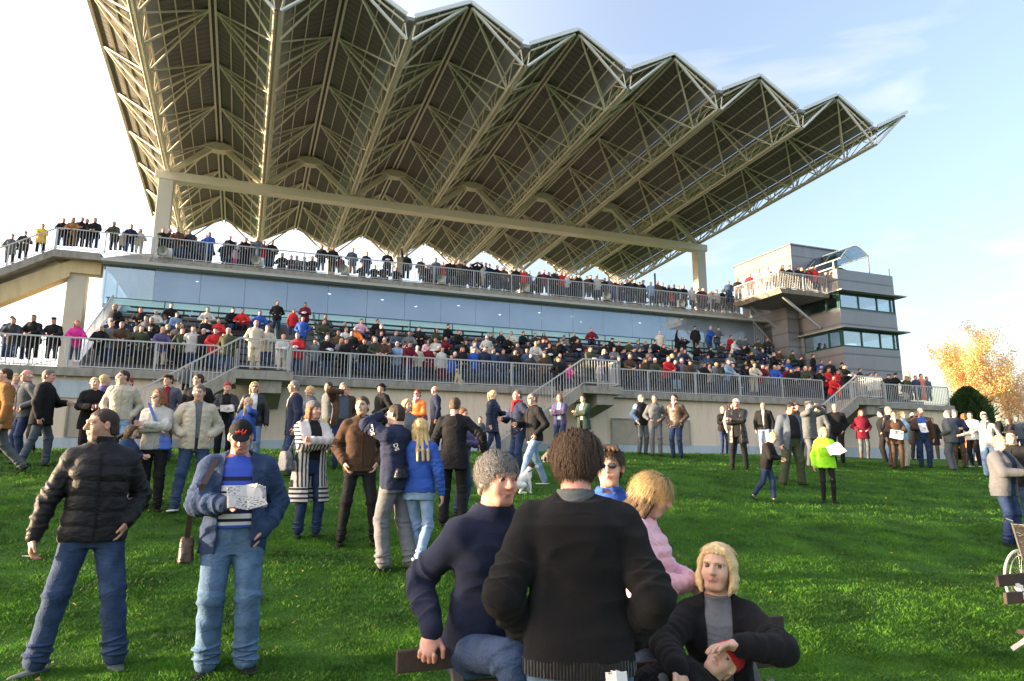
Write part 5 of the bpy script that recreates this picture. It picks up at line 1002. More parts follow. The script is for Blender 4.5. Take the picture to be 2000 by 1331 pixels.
# trio by the basement window
j=G('grey haired man in black gilet over a pale blue shirt',1253,766,883,1.76,rz=35,top=T('vest','k',quilt=.0001,sleeve='l',tex='plain'),arms=(('pocket'),('pocket')),hair=('short','g'),pants=dict(col='q',kind='denim'),head=(30,0,0))
j=G('man in grey fleece jacket and light grey trousers, middle of three',1280,764,883,1.76,rz=0,top=T('jacket','q',collar=.01),arms='jpocket',hair=('short','s'),pants=dict(col='g',kind='plain'),skin=2)
j=G('man in brown leather flying jacket with fur collar and dark jeans',1320,762,886,1.80,rz=-22,top=T('jacket','B',tex='leather',hem=-.09,t=.01,scarf='T'),arms='pocket',hair=('messy','B'),pants=dict(col='D'),w=1.08,head=(-25,0,0))
j=G('white haired man in long black leather coat, arms crossed',1441,779,919,1.78,rz=-8,top=T('coat','k',tex='leather',hem=-.30,open=(.09,.06),shirt='k'),arms='crossed',hair=('short','w'),glasses=1,pants=dict(col='k',kind='plain'),feet=((.16,.0),(-.17,-.05)),toe=(10,-50),w=1.08,head=(-20,-10,0),skin=2)
j=G('small woman in black top with a flowered bag by the wall',1413,790,884,1.58,rz=25,fem=1,top=T('jacket','k'),arms='hold',hair=('short','y'),pants=dict(col='D'))
j=G('dark haired woman in a beige jacket behind the leather coat',1428,783,886,1.66,rz=50,fem=1,top=T('jacket','T'),arms='down',hair=('bob','k'),pants=dict(col='D'))
j=G('man in black jacket and jeans carrying a white bag',1493,786,890,1.74,rz=-8,top=T('jacket','k',shirt='w',open=(.01,.04)),arms=(('down'),('down')),hair=('bald','g'),pants=dict(col='l'),w=1.12,skin=2)
j=G('boy in black tracksuit top with a red stripe walking right',1497,848,985,1.28,rz=72,top=T('jacket','k',hem=-.12,sleeve='k'),arms=(('hold'),('hold')),hair=('short','y'),pants=dict(col='D',hem=.05),shoes='B',head=(0,28,0),lean=12,feet=((.05,-.12),(-.06,.34,.06,30)))
BOY=j
j=G('large man in slate jacket over a black shirt with sunglasses',1546,802,965,1.80,rz=38,top=T('jacket','s',open=(.14,.09),shirt='k',hem=-.2,t=.012),arms=(('pocket'),('down')),hair=('short','k'),glasses=1,pants=dict(col='G',kind='plain',t=.03,bell=.02),w=1.22,belly=.07,feet=((.20,0),(-.22,.05)),head=(15,16,0),skin=1)
j=G('girl in lime green jacket and black leggings holding papers',1613,834,980,1.40,rz=10,fem=1,top=T('coat','y',hem=-.14,tex='plain',collar=.02,t=.008),arms=(('hold'),('down')),hair=('long','y'),pants=dict(col='k',kind='plain',t=.002),shoes='B',head=(15,10,0),feet=((.12,0),(-.10,.02))); paper(j,'race_card','sheaf of white race papers held by the girl in lime green',pos=wp(j,(.13,-.33,.98)),w_=.3,hh=.22,tilt=(55,-10,15),pages=5)
j=G('man in brown hat behind the large man in slate',1557,790,905,1.74,rz=60,top=T('jacket','B'),arms='hold',hat=('brim','B'),hair=('brim','k'),pants=dict(col='G',kind='plain'))
j=G('man in flat cap and dark coat taking a photograph',1581,776,905,1.80,rz=50,top=T('coat','q',hem=-.2),arms='cam',hat=('flat','q'),hair=('flat','b'),pants=dict(col='g',kind='plain'),w=1.12)
j=G('bald headed man in dark fleece next to the photographing man',1600,780,900,1.74,rz=-30,top=T('jacket','q'),arms='down',hair=('bald','g'),skin=2)
j=G('dark haired man in patterned black jumper by the stair foot',1612,782,900,1.72,rz=-40,top=T('sweater','k'),arms='hold',hair=('short','k'))
j=G('balding man in plain black sweater and trousers, hands in pockets',1634,783,900,1.78,rz=-5,top=T('sweater','k',t=.008),arms='pocket',hair=('bald','s'),pants=dict(col='k',kind='plain'),w=1.1,skin=2)
j=G('woman in burgundy coat and tall brown boots below the right landing',1684,790,887,1.64,rz=20,fem=1,top=T('coat','m',hem=-.22,tex='wool',collar=.02),arms='jpocket',hair=('bob','a'),pants=dict(col='q',kind='denim'),shoes='B',boots=1)
j=G('woman with dark hair bun in black standing sideways',1724,787,890,1.66,rz=-80,fem=1,top=T('jacket','k'),arms='hip',hair=('bun','k'),pants=dict(col='k',kind='plain'))
j=G('grey haired man in black leather jacket behind the scarf woman',1738,789,907,1.78,rz=60,top=T('jacket','k',tex='leather'),arms='down',hair=('short','g'),pants=dict(col='q',kind='denim'))
j=G('woman in dark brown coat and cream scarf holding a white folder',1749,796,910,1.66,rz=12,fem=1,top=T('coat','B',hem=-.2,scarf='T'),arms='belly',hair=('short','B'),pants=dict(col='B',kind='plain')); paper(j,'folder','white and green folder held by the woman with the cream scarf',pos=wp(j,(-.02,-.27,.96)),w_=.34,hh=.24,tilt=(85,12,0),pages=2)
j=G('blond woman in blue jacket behind the scarf woman',1765,795,905,1.66,rz=80,fem=1,top=T('jacket','h'),arms='down',hair=('pony','y'),pants=dict(col='T',kind='plain'))
j=G('man in beige cap and dark jacket over a royal blue jumper',1802,792,909,1.78,rz=8,top=T('jacket','B',open=(.12,.1),shirt='b',hem=-.16),arms=(('down'),('hold')),hat=('cap','T'),hair=('cap','g'),pants=dict(col='D',t=.02),shoes='m',w=1.12,head=(0,14,0),belly=.03,skin=2); paper(j,'folder','open folder held by the man in the beige cap',sd=-1,w_=.22,hh=.28,tilt=(70,0,20))
j=G('person in long black coat left of the beige cap',1783,795,890,1.70,rz=40,top=T('coat','k',hem=-.4),arms='phone',hair=('short','k'),pants=dict(col='k',kind='plain'))
j=G('woman in sunglasses and black dress right of the beige cap',1822,808,890,1.62,rz=0,fem=1,top=T('coat','k',hem=-.35),arms='down',hair=('short','B'),glasses=1,pants=dict(col='B',kind='plain'))
j=G('man in dark rain jacket and grey trousers facing away to the left',1856,798,918,1.78,rz=-110,top=T('jacket','q',t=.012,hem=-.14),arms='jpocket',hair=('short','s'),pants=dict(col='q',kind='plain',t=.02),w=1.1,head=(30,-12,0))
j=G('man in cap and navy coat behind the rain jacket',1868,791,905,1.80,rz=20,top=T('coat','n',hem=-.2),arms='hold',hat=('cap','q'),hair=('cap','g'),pants=dict(col='B',kind='plain'))
j=G('person in long brown coat with auburn curls seen from behind',1887,803,905,1.70,rz=150,fem=1,top=T('coat','O',hem=-.36,tex='wool'),arms='hold',hair=('bob','a'),pants=dict(col='d'))
j=G('man in white and black jacket reading beside the brown coat',1900,800,908,1.76,rz=-20,top=T('jacket','w',sleeve='w'),arms='hold',hair=('short','b'),pants=dict(col='k',kind='plain'),shoes='w',sole='w',stex='plain')
j=G('man with white hair in a navy coat behind the white sweater',1926,793,895,1.80,rz=-60,top=T('coat','n',hem=-.35),arms='down',hair=('short','w'),pants=dict(col='D',kind='plain'))
j=G('man in white sweater and sunglasses with one arm stretched out',1936,807,893,1.74,rz=-5,top=T('sweater','W',scarf='T'),arms=(('pocket'),((-.55,-.2,1.15),(-.5,.3,-.6))),hair=('short','b'),glasses=1,pants=dict(col='l'),at=(13.1,19.1))
j=G('bald man in black coat near the right edge',1952,803,893,1.74,rz=100,top=T('coat','k'),arms='down',hair=('bald','b'),pants=dict(col='k',kind='plain'))
j=G('woman in shiny black jacket with long brown hair near the right edge',1976,813,900,1.66,rz=-80,fem=1,top=T('jacket','k',tex='leather'),arms='hold',hair=('long','B'),pants=dict(col='k',kind='plain'))
j=G('man in grey flat cap and blue jacket at the right edge',1990,805,895,1.76,rz=-20,top=T('jacket','s'),arms='down',hat=('flat','q'),hair=('flat','g'),pants=dict(col='D'))
j=G('woman with short golden hair in a pale grey cardigan by the wheelchair',1966,879,1098,1.66,rz=62,fem=1,h=.009,top=T('jacket','g',hem=-.16,tex='knit',t=.01,open=(.08,.08),shirt='n',collar=0),arms='hold',hair=('short','y'),pants=dict(col='D',t=.014),w=1.15)
j=G('person with dark hair close behind the cardigan woman at the right edge',1993,868,1085,1.72,rz=-20,h=.009,top=T('jacket','k'),arms='down',hair=('short','b'),pants=dict(col='D'))
# lettering on the navy jacket
text_on(NAV,'BDE',tuple(NAV['sh'][1]*.5+NAV['el',1]*.5+A(.075,.0,.0)),.07,90,75,90); text_on(NAV,'DS',(.17,.125,1.30),.07,90,70,155)
# ---------------------------------------------------------------- the group in front, benches, wheelchair, dogs
def L2(loc,rz,p):   # world -> own frame
    v=Vector(p)-Vector(loc); v.rotate(Matrix.Rotation(-R(rz),3,'Z')); return A(*v)
def strands(J,n,L_,wd,m,seed,fl=.35,ydir=(0,-.6,-.6),hmin=-.02,out=.012,name='hair_strands',ymax=1):
    g=np.random.default_rng(seed); C=J['hc'];X,Fw,U=J['hf'];s=J['hk']; th=g.random(n)*2*PI; z=g.uniform(-.5,1,n); rr=np.sqrt(np.clip(1-z*z,0,1)); x=rr*np.cos(th); y=rr*np.sin(th)
    zz=.028+z*.092; yy=-.018+y*.100; xx=x*.080
    lim=np.interp(yy,[-.09,-.02,.0,.04,.06],[-.07,-.06,.0,.035,.062]); ok=(zz>lim)&((yy<ymax)|(zz>.105)); x,y,z,xx,yy,zz=(q[ok] for q in(x,y,z,xx,yy,zz)); n=len(x)
    P=C+(X*xx[:,None]+Fw*yy[:,None]+U*zz[:,None])*s; Nn=X*x[:,None]+Fw*y[:,None]+U*z[:,None]
    D=X*(x*.5)[:,None]+Fw*(y*.3+ydir[1]*.5)[:,None]+U*(np.full(n,ydir[2]))[:,None]+g.normal(0,fl,(n,3)); D-=Nn*(D*Nn).sum(1)[:,None]; D/=np.linalg.norm(D,axis=1)[:,None]+1e-6
    l=L_*(.5+.8*g.random(n))[:,None]; S_=np.cross(D,Nn); S_/=np.linalg.norm(S_,axis=1)[:,None]+1e-6; w_=wd
    p0=P-Nn*.002; p1=P+D*l*.5+Nn*(out*(.5+g.random(n)))[:,None]; p2=P+D*l+Nn*(out*.7*g.random(n))[:,None]-U*l*.15
    V=np.stack([p0-S_*w_,p0+S_*w_,p1+S_*w_*.8,p1-S_*w_*.8,p2+S_*w_*.2,p2-S_*w_*.2],1).reshape(-1,3); k=np.arange(n)[:,None]*6; F=np.concatenate([k+[0,1,2,3],k+[3,2,4,5]])
    h_=[c for c in J['root'].children if c.name.startswith('hair')]; o=link(name,np_mesh(name,V,F),[m],h_[0] if h_ else J['root']); return o
def P(label,loc,rz,h,**q):
    q['loc']=loc; q['rz']=rz; q['label']=label; r,J=make_person(q,h); J['M']=Matrix.Translation(loc)@Matrix.Rotation(R(rz),4,'Z'); J['root']=r; return J
# bench the group sits on
bw=mat('dark weathered bench wood',(.055,.038,.03),.75,.4,9,.5,40); b0=A(-.485,3.07,0); b1=A(1.40,3.76,0); bd=nrm(b1-b0); bn=A(bd[1],-bd[0],0)  # bn points to the camera side
def bench(label,b0,b1,back,seat,legm,gz,hw=.045,legs=None):
    r_=empty('park_bench',tuple((b0+b1)/2+A(0,0,gz))); tag(r_,label,'bench'); c=(b0+b1)/2; bd=nrm(b1-b0); bn=A(bd[1],-bd[0],0)
    for (off,z) in back:
        m=MB(); m.bar(b0-c+bn*off+A(0,0,z),b1-c+bn*off+A(0,0,z),.03,hw*2,up=(0,0,1)); m.build('back_slat',[bw],r_,bevel=.006)
    for (off,z) in seat:
        m=MB(); m.bar(b0-c+bn*off+A(0,0,z),b1-c+bn*off+A(0,0,z),.10,.035,up=(0,0,1)); m.build('seat_slat',[bw],r_,bevel=.006)
    for t in(.13,.87):
        q=b0+(b1-b0)*t-c; m=MB(); zt=back[0][1]; 
        m.bar(q+bn*(back[0][0]-.03)+A(0,0,zt),q+bn*.42+A(0,0,.0),.035,.05,up=bd); m.bar(q+bn*.44+A(0,0,.42),q+bn*-.08+A(0,0,0),.035,.05,up=bd); m.build('leg',[legm],r_,bevel=.004)
    return r_
bench('dark wooden park bench the group is sitting on, in front of the lawn',b0,b1,[(0,.81),(.03,.67)],[(.12,.43),(.23,.44),(.34,.44)],mat('bench iron',(.10,.09,.08),.5,.2),.03)
c0=by_ray_ground(1985,1262)
bench('slatted bench with white crossed legs at the right edge',A(3.86,5.72,0),A(5.4,6.3,0),[(0,.545),(.05,.42)],[(.16,.19),(.27,.19)],mat('white bench leg',(.62,.60,.55),.5,.1),.20,hw=.045)
# seated man
loc=(-.12,3.24,-.01); rz=28
j=P('grey haired smiling man in navy zip sweater perched on the bench back',loc,rz,.0056,H=1.76,sit=.82,top=T('sweater','n',tex='knit',collar=.035,t=.010,hem=-.05,warp=.007,ws=8),arms=(((.22,-.30,1.02),(.9,.2,-.4)),(tuple(L2(loc,rz,(-.335,3.04,.97))/(1.76/1.75)),(-.12,1,.15))),hand={-1:dict(dir=(-.35,-.35,-.85),palm=(.3,.55,-.2),curl=.9)},feet=((.10,-.46,.44),(-.02,-.50,.44)),pants=dict(col='d',t=.008,kind='denim'),shoes='B',head=(6,0,0),hair=('short','g'),hbig=.7,smile=1,w=.90,lean=8,skin=2,hs=1.02)
strands(j,6000,.045,.0017,hairm('g'),3,ydir=(0,.45,-.6),fl=.38,out=.014); SEAT=j
# man seen from behind
loc=(.255,2.80,-.0); rz=176
j=P('man in black wool sweater seen from behind with folded papers in his pocket',loc,rz,.0056,H=1.80,top=T('sweater','k',tex='knit',t=.014,hem=-.02,collar=.0,warp=.006,ws=7),arms=('pocket','pocket'),feet=((.17,0),(-.17,0)),pants=dict(col='L',t=.02),shoes='B',head=(-14,10,0),hair=('messy','B'),hbig=.8,w=1.04,skin=2,hs=1.02,lean=3)
strands(j,8000,.075,.0019,hairm('B'),5,fl=.22,out=.016,ydir=(0,-.2,-1.1)); MAN=j
f=Field(j['nb']-.16,j['nb']+.16,.005); ct=nrm(j['t']+.3*j['hf'][2]); loft(f,j['nb']-ct*.035,[j['s'],nrm(j['f']-ct*(j['f']@ct)),ct],[0,.035,.085],[.090,.080,.076],[.092,.084,.082],[0,0,0],0,.01,2.1); loft(f,j['nb']+ct*.01,[j['s'],nrm(j['f']-ct*(j['f']@ct)),ct],[0,.08],[.070]*2,[.076]*2,[0,0],0,.004,2.1,sub=True); link('shirt_collar',f.mesh(),[cloth('q')],j['root'])
f=Field(A(-.4,-.4,.74),A(.4,.4,1.02),.006); torso(f,j,.029,0,-.075,-.012); f.warp(.003,30,2); 
rib=mat('ribbed knit hem',(.012,.012,.013),.95,.3,60,.5,200,sheen=.2); 
def ribs(m):
    N,L,b=m.node_tree.nodes,m.node_tree.links,m.node_tree.nodes['Principled BSDF']; tc=N.new('ShaderNodeTexCoord'); gr=N.new('ShaderNodeTexWave'); gr.wave_type='BANDS'; gr.bands_direction='X'; gr.inputs['Scale'].default_value=26; L.new(tc.outputs['Object'],gr.inputs[0]); bp=N.new('ShaderNodeBump'); bp.inputs['Strength'].default_value=1; bp.inputs['Distance'].default_value=.006; L.new(gr.outputs[0],bp.inputs['Height']); L.new(bp.outputs[0],b.inputs['Normal'])
ribs(rib); link('knit_hem',f.mesh(),[rib],j['root'])
paper(j,'folded_papers','folded race papers stuck in the back pocket of the black sweater man',pos=wp(j,(-.13,.215,.86)),w_=.075,hh=.16,tilt=(86,4,0),pages=3)
# boy and girl behind
j=P('boy in sunglasses and bright blue jacket behind the bench',(.55,3.95,.05),-8,.0065,H=1.72,top=T('jacket','b',collar=.01),arms='down',hair=('messy','B'),hbig=.7,glasses=1,pants=dict(col='D'),head=(-6,0,0),w=.74)
strands(j,3000,.04,.0015,hairm('B'),9)
j=P('girl in pale pink coat with long light brown hair holding a phone',(.68,3.72,.06),70,.0062,fem=1,H=1.56,top=T('coat','P',hem=-.14,tex='puffer',quilt=.008,per=.06),arms=(((.03,-.25,1.15),(.9,.3,-.4)),((-.04,-.25,1.13),(-.9,.3,-.4))),hair=('long','B'),pants=dict(col='D'),head=(0,22,0),w=.80,hs=1.02)
strands(j,6000,.08,.0013,hairm('y'),11,fl=.2,out=.008,ydir=(0,-.6,-1)); paper(j,'phone','small black phone in the hands of the girl in pink',w_=.055,hh=.10,tilt=(60,0,0),pages=1,m=basic('glass'))
# seated woman with child on her lap
loc=(.98,3.45,.0); rz=-14
j=P('blond woman in open black coat sitting on the bench, looking up left',loc,rz,.0056,fem=1,H=1.64,sit=.44,top=T('coat','k',tex='wool',hem=-.10,open=(.05,.065),shirt='g',sh0=-.05,t=-.008,collar=-.01,warp=.006),arms=((tuple(L2(loc,rz,(.95,3.05,.91))/(1.64/1.75)),(1,.5,-.3)),(tuple(L2(loc,rz,(.68,3.02,.83))/(1.64/1.75)),(-.7,.8,0))),hand={1:dict(dir=(-.75,-.5,.1),palm=(0,-.3,-1),curl=.25),-1:dict(dir=(.35,-.45,-.8),palm=(.5,-.4,.5),curl=.3)},feet=((.16,-.42),(-.05,-.62)),pants=dict(col='n',t=.012,kind='denim'),shoes='k',hair=('bob','Y'),head=(-16,-6,4),lean=4,skin=0,hs=1.02,w=.86)
strands(j,3200,.06,.0018,hairm('Y'),13,ymax=-.03,fl=.08,out=.005,ydir=(0,-.5,-1)); WOM=j
e=empty('bracelet',wp(j,j['wr',1]-j['hd',1][0]*.02)); tag(e,'white bracelet on the left wrist of the blond woman','bracelet'); m=MB(); d=Vector(j['hd',1][0]); d.rotate(Matrix.Rotation(R(rz),3,'Z')); m.tube(-d*.007,d*.007,.034,16); m.build('band',[cloth('w')],e,True)
j=P('small child in black fleece and red hat lying in the lap of the blond woman',(.72,3.12,.46),0,.0062,H=1.02,top=T('coat','k',tex='wool',t=.03,hem=-.1,collar=.02),arms=('belly','belly'),feet=((.1,-.28,.22),(-.1,-.28,.22)),sit=.16,pants=dict(col='q',kind='plain'),hair=('short','y'),hat=('beanie','r'),head=(-10,0,0),hs=.98)
up=nrm(A(.72,.12,.60)); fa=nrm(A(-.45,-.85,.25)); fa=nrm(fa-up*(fa@up)); RM=np.stack([np.cross(-fa,up)*1.,-fa,up],1); tgt=A(.90,3.13,.83); j['root'].location=tuple(tgt-RM@j['hc']); j['root'].rotation_euler=Matrix(RM.tolist()).to_euler()
bag(WOM,'grey leather handbag strap and bag at the hip of the blond woman',(.30,-.12,.50),(.05,.13,.10),'q',[(.26,-.2,.6),(.2,-.16,.72)],name='handbag')
# wheelchair at the right edge
WX,WY=5.55,7.4; wz=float(ground(WX,WY)); r_=empty('wheelchair',(WX,WY,wz),R(25)); tag(r_,'wheelchair with spoked silver wheel and orange reflector at right edge','wheelchair')
def wheel(x,y,rad,nsp,name='wheel'):
    m=MB(); n=36
    for k in range(n):
        a,b_=2*PI*k/n,2*PI*(k+1)/n; p=lambda t,q:(x+q*math.cos(t),y,rad+q*math.sin(t)); m.tube(p(a,rad-.014),p(b_,rad-.014),.016,6)
    o=m.build(name,[mat('pale tyre',(.42,.42,.40),.5,.1)],r_,True); m=MB()
    for k in range(nsp): a=2*PI*k/nsp; m.tube((x,y,rad),(x+(rad-.02)*math.cos(a),y,rad+(rad-.02)*math.sin(a)),.0018,4)
    for k in range(n): a,b_=2*PI*k/n,2*PI*(k+1)/n; m.tube((x+(rad-.05)*math.cos(a),y-.03,rad+(rad-.05)*math.sin(a)),(x+(rad-.05)*math.cos(b_),y-.03,rad+(rad-.05)*math.sin(b_)),.007,6)
    m.tube((x,y-.03,rad),(x,y+.03,rad),.02,10); m.build('spokes',[basic('metal')],o,True); return o
wheel(0,-.28,.30,28); wheel(0,.28,.30,28); wheel(.42,-.22,.09,8,'caster'); wheel(.42,.22,.09,8,'caster')
m=MB(); 
for y in(-.22,.22): m.tube((-.15,y,.9),(-.02,y,.45),.013,8); m.tube((-.02,y,.45),(.4,y,.45),.013,8); m.tube((.4,y,.45),(.48,y,.12),.013,8); m.tube((0,y,.3),(0,y,.62),.013,8); m.tube((0,y,.62),(.3,y,.62),.016,8); m.tube((-.15,y,.9),(-.27,y,.93),.016,8)
m.build('frame',[basic('metal')],r_,True); m=MB(); m.box(-.02,.4,-.21,.21,.455,.50); m.hexa([(-.05,-.21,.5),(-.02,-.21,.5),(-.02,.21,.5),(-.05,.21,.5),(-.16,-.21,.88),(-.13,-.21,.88),(-.13,.21,.88),(-.16,.21,.88)]); m.build('seat',[cloth('k','leather')],r_,bevel=.01)
m=MB(); m.box(-.11,-.06,-.30,-.285,.34,.40); m.build('reflector',[mat('orange reflector',(.85,.22,.02),.3,.05)],r_)
# dogs
def dog(x,y,z,s,rz,label,cols,sit=True):
    f=Field(A(-.35,-.75,-.02)*s,A(.35,.6,.9)*s,.014*s+.002); c=cols
    rc(f,A(0,.18,.22)*s,A(0,-.12,.42)*s,.15*s,.12*s,0,.05*s); rc(f,A(0,-.12,.42)*s,A(0,-.2,.58)*s,.10*s,.075*s,0,.04*s)
    el(f,A(0,-.24,.66)*s,A(.075,.095,.075)*s,0 if c[1] is None else 1,.02*s); rc(f,A(0,-.30,.635)*s,A(0,-.42,.62)*s,.045*s,.032*s,0,.02*s); el(f,A(0,-.455,.63)*s,A(.02,.015,.015)*s,2,.003)
    for a in(1,-1):
        rc(f,A(a*.05,-.22,.72)*s,A(a*.085,-.27,.69)*s,.028*s,.015*s,1,.01*s); el(f,A(a*.035,-.325,.68)*s,A(.01,.01,.01)*s,2,.002)
        rc(f,A(a*.08,-.14,.36)*s,A(a*.085,-.17,.18)*s,.055*s,.035*s,0,.03*s); rc(f,A(a*.085,-.17,.18)*s,A(a*.085,-.17,.03)*s,.034*s,.028*s,0,.01*s); rc(f,A(a*.085,-.17,.025)*s,A(a*.085,-.21,.02)*s,.03*s,.024*s,0,.01*s)
        rc(f,A(a*.10,.20,.20)*s,A(a*.14,-.0,.20)*s,.09*s,.06*s,0,.03*s); rc(f,A(a*.14,0,.20)*s,A(a*.13,.12,.05)*s,.045*s,.03*s,0,.02*s); rc(f,A(a*.13,.12,.03)*s,A(a*.13,-.04,.025)*s,.03*s,.028*s,0,.01*s)
    rc(f,A(0,.30,.14)*s,A(.05,.46,.20)*s,.035*s,.02*s,1,.02*s); rc(f,A(0,.46,.2)*s*A(1,1,1),A(0,.5,.28)*s,.02*s,.012*s,0,.01*s); f.warp(.006*s,18,2)
    r_=empty('dog',(x,y,z),R(rz)); tag(r_,label,'dog'); link('body',f.mesh(),[mat('fur '+c[0],HAIRC[c[0]] if c[0] in HAIRC else COLS[c[0]],.9,.2,40,.6,120),mat('fur '+(c[1] or c[0]),HAIRC.get(c[1] or c[0],(.5,.4,.3)),.9,.2,40,.6,120),basic('glass')],r_)
    f=Field(A(-.2,-.4,.3)*s,A(.2,.1,.8)*s,.01*s)
    for k in range(12): a,b_=k*PI/6,(k+1)*PI/6; q=lambda t:A(.098*math.cos(t),-.165+.085*math.sin(t),.53-.04*math.sin(t))*s; rc(f,q(a),q(b_),.014*s,.014*s,0,.004)
    link('collar',f.mesh(),[cloth('k','leather')],r_)
X,Y=by_ray_ground(1020,965); dog(X,Y,float(ground(X,Y)),.74,112,'small white terrier with brown ears sitting on the grass',('w','B'))
X,Y=stand(1068,862,888,.32); dog(X,Y+0,float(ground(X,Y)),.5,30,'small dark grey dog behind the striding man',('s','k'))
q=uv(8.1,26.95,TZ); dog(q[0],q[1],TZ,.95,-YW*0-10,'golden dog sitting behind the lower terrace railing',('Y','y'))
# white crate far right
X,Y=stand(1914,871,887,.30); r_=empty('crate',(X,Y,float(ground(X,Y)))); tag(r_,'white slatted plastic crate on the grass at the far right','crate'); m=MB()
for k in range(5): m.box(-.22+.1*k,-.16+.1*k,-.15,-.13,0,.3); m.box(-.22+.1*k,-.16+.1*k,.13,.15,0,.3)
m.box(-.22,.24,-.149,.149,0,.03); m.box(-.23,.25,-.155,-.125,.27,.305); m.box(-.23,.25,.125,.155,.27,.305); m.box(-.23,-.2,-.12,.12,0,.3); m.box(.22,.25,-.12,.12,0,.3); m.build('crate_body',[mat('white plastic',(.68,.68,.68),.4,.04)],r_)

# fallen leaves and a few dropped slips on the grass
g=np.random.default_rng(31); n=260; Y=3+18*g.random(n)**1.2; X=(g.random(n)*2-1)*Y*.8; Z=ground(X,Y)+.035; a=g.random(n)*6.28; s_=.012+.014*g.random(n); dx,dy=np.cos(a)*s_,np.sin(a)*s_; t=g.normal(0,.010,(4,n))
V=np.stack([np.stack([X-dx,Y-dy,Z+t[0]],-1),np.stack([X+dy*.6,Y-dx*.6,Z+t[1]],-1),np.stack([X+dx,Y+dy,Z+t[2]],-1),np.stack([X-dy*.6,Y+dx*.6,Z+t[3]],-1)],1).reshape(-1,3)
o=link('fallen_leaves',np_mesh('fallen_leaves',V,np.arange(4*n).reshape(-1,4),g.integers(0,3,n),smooth=False),[leafm('dry leaf tan',(.45,.30,.12)),leafm('dry leaf yellow',(.6,.42,.08)),leafm('dry leaf brown',(.16,.09,.04))]); tag(o,'scattered dry yellow and brown leaves lying on the lawn','leaves',kind='stuff')
# ---------------------------------------------------------------- spectators on the terrace, the deck, the walkway and the balcony
CM={}
def crowd_mesh(pose,hs,fem,small):
    key=(pose,hs,fem,small)
    if key in CM: return CM[key]
    q=dict(H=1.28 if small else (1.64 if fem else 1.75),fem=fem,w=1.0 if fem else 1.1)
    q.update({'R':dict(arms='rail',lean=14,feet=((.12,.02),(-.12,.06)),head=(0,6,0)),'S':dict(arms='crossed'),'P':dict(arms='jpocket'),'D':dict(arms='down',feet=((.12,0),(-.1,.08))),'H':dict(arms='hold',head=(0,16,0)),'C':dict(arms='cam'),'U':dict(arms=('down','up'),head=(-20,-10,0)),
     'K':dict(sit=.44,arms='knee',lean=12,feet=((.14,-.42),(-.14,-.42))),'L':dict(sit=.44,arms='hold',lean=4,head=(0,14,0),feet=((.12,-.40),(-.12,-.44))),'E':dict(sit=.44,arms='lap',lean=20,feet=((.13,-.40),(-.13,-.40)))}[pose])
    J=skel(q); lo,hi=bounds(J); k=J['k']; f=Field(lo,hi,.022)
    torso(f,J,.026,1,-.15,.535,.08,belly=.02,bust=fem); traps(f,J,.02,1); arms(f,J,.02,1); legs(f,J,.012,2)
    for sd in(1,-1): hand(f,J,sd,0,False); foot(f,J,sd,3)
    head(f,J,0,0,0,0,0,fine=False); f.warp(.006,10,len(CM))
    st={'s':'short','l':'long','b':'bald','m':'messy','p':'pony'}.get(hs)
    if st: hair(f,J,st,4)
    if hs in 'cwfB': hair(f,J,'cap',4); hat(f,J,{'c':'cap','w':'beanie','f':'flat','B':'brim'}[hs],5)
    if pose in 'HL':
        c=(J['wr',1]+J['wr',-1])/2+J['f']*.08; el(f,c,(.14*k,.012,.10*k),6,.001,np.array([A(1,0,0),nrm(A(0,-.7,.7)),nrm(A(0,.7,.7))]))
    CM[key]=me=f.mesh('spectator'); 
    for _ in range(7): me.materials.append(None)
    return me
PTN={'C':' with raised hands','U':' with an arm raised','H':' reading'}
HS={'s':'short %s hair','l':'long %s hair','b':'bald head','m':'tousled %s hair','p':'%s ponytail','c':'cap','w':'knit hat','f':'flat cap','B':'brimmed hat'}
CROWD=[]
def C_(u,v,z,pose,top,pan,hs,hc,tier,face=0,fem=None,small=0,px=0,hatc=None):
    fem=(hs in 'lp')*1 if fem is None else fem
    me=crowd_mesh(pose,hs,fem,small); o=bpy.data.objects.new('person',me); COL.objects.link(o); o.location=uv(u,v,z); o.rotation_euler=(0,0,YW+R(face))
    r=random.Random(int(u*100)+int(v*7)); s=r.uniform(.93,1.07); o.scale=(s,s,s)
    ms=[SKIN[r.randrange(3)],cloth(top,'plain'),cloth(pan,'denim' if pan in 'dDlL' else 'plain'),cloth('k','leather'),hairm(hc),cloth(hatc or r.choice('kqGnB')),basic('paper')]
    for i,m in enumerate(ms): o.material_slots[i].link='OBJECT'; o.material_slots[i].material=m
    ht=HS[hs]; ht=ht%HN[hc].replace('dyed ','') if '%' in ht else ht
    CROWD.append((tier,px,u,o,f"{'child' if small else 'spectator'}{PTN.get(pose,'')} in {CN[top]}, {ht}"))
def projuv(u,v,z):
    X,Y,_=uv(u,v); Z=z-EYE; d=Y*math.cos(TH)+Z*math.sin(TH); return 1000+FPX*X/d,665.5-FPX*(Z*math.cos(TH)-Y*math.sin(TH))/d
def u_at(px,v,z):
    r=ray(px,800 if z<8 else 540); lo,hi=-20,60
    for _ in range(40):
        m=(lo+hi)/2
        if projuv(m,v,z)[0]<px: lo=m
        else: hi=m
    return lo
def parse(s): 
    for t in s.split():
        a,b=t.split(':'); xy=a.split(','); yield float(xy[0]),(float(xy[1]) if len(xy)>1 else None),b
rr=random.Random(12)
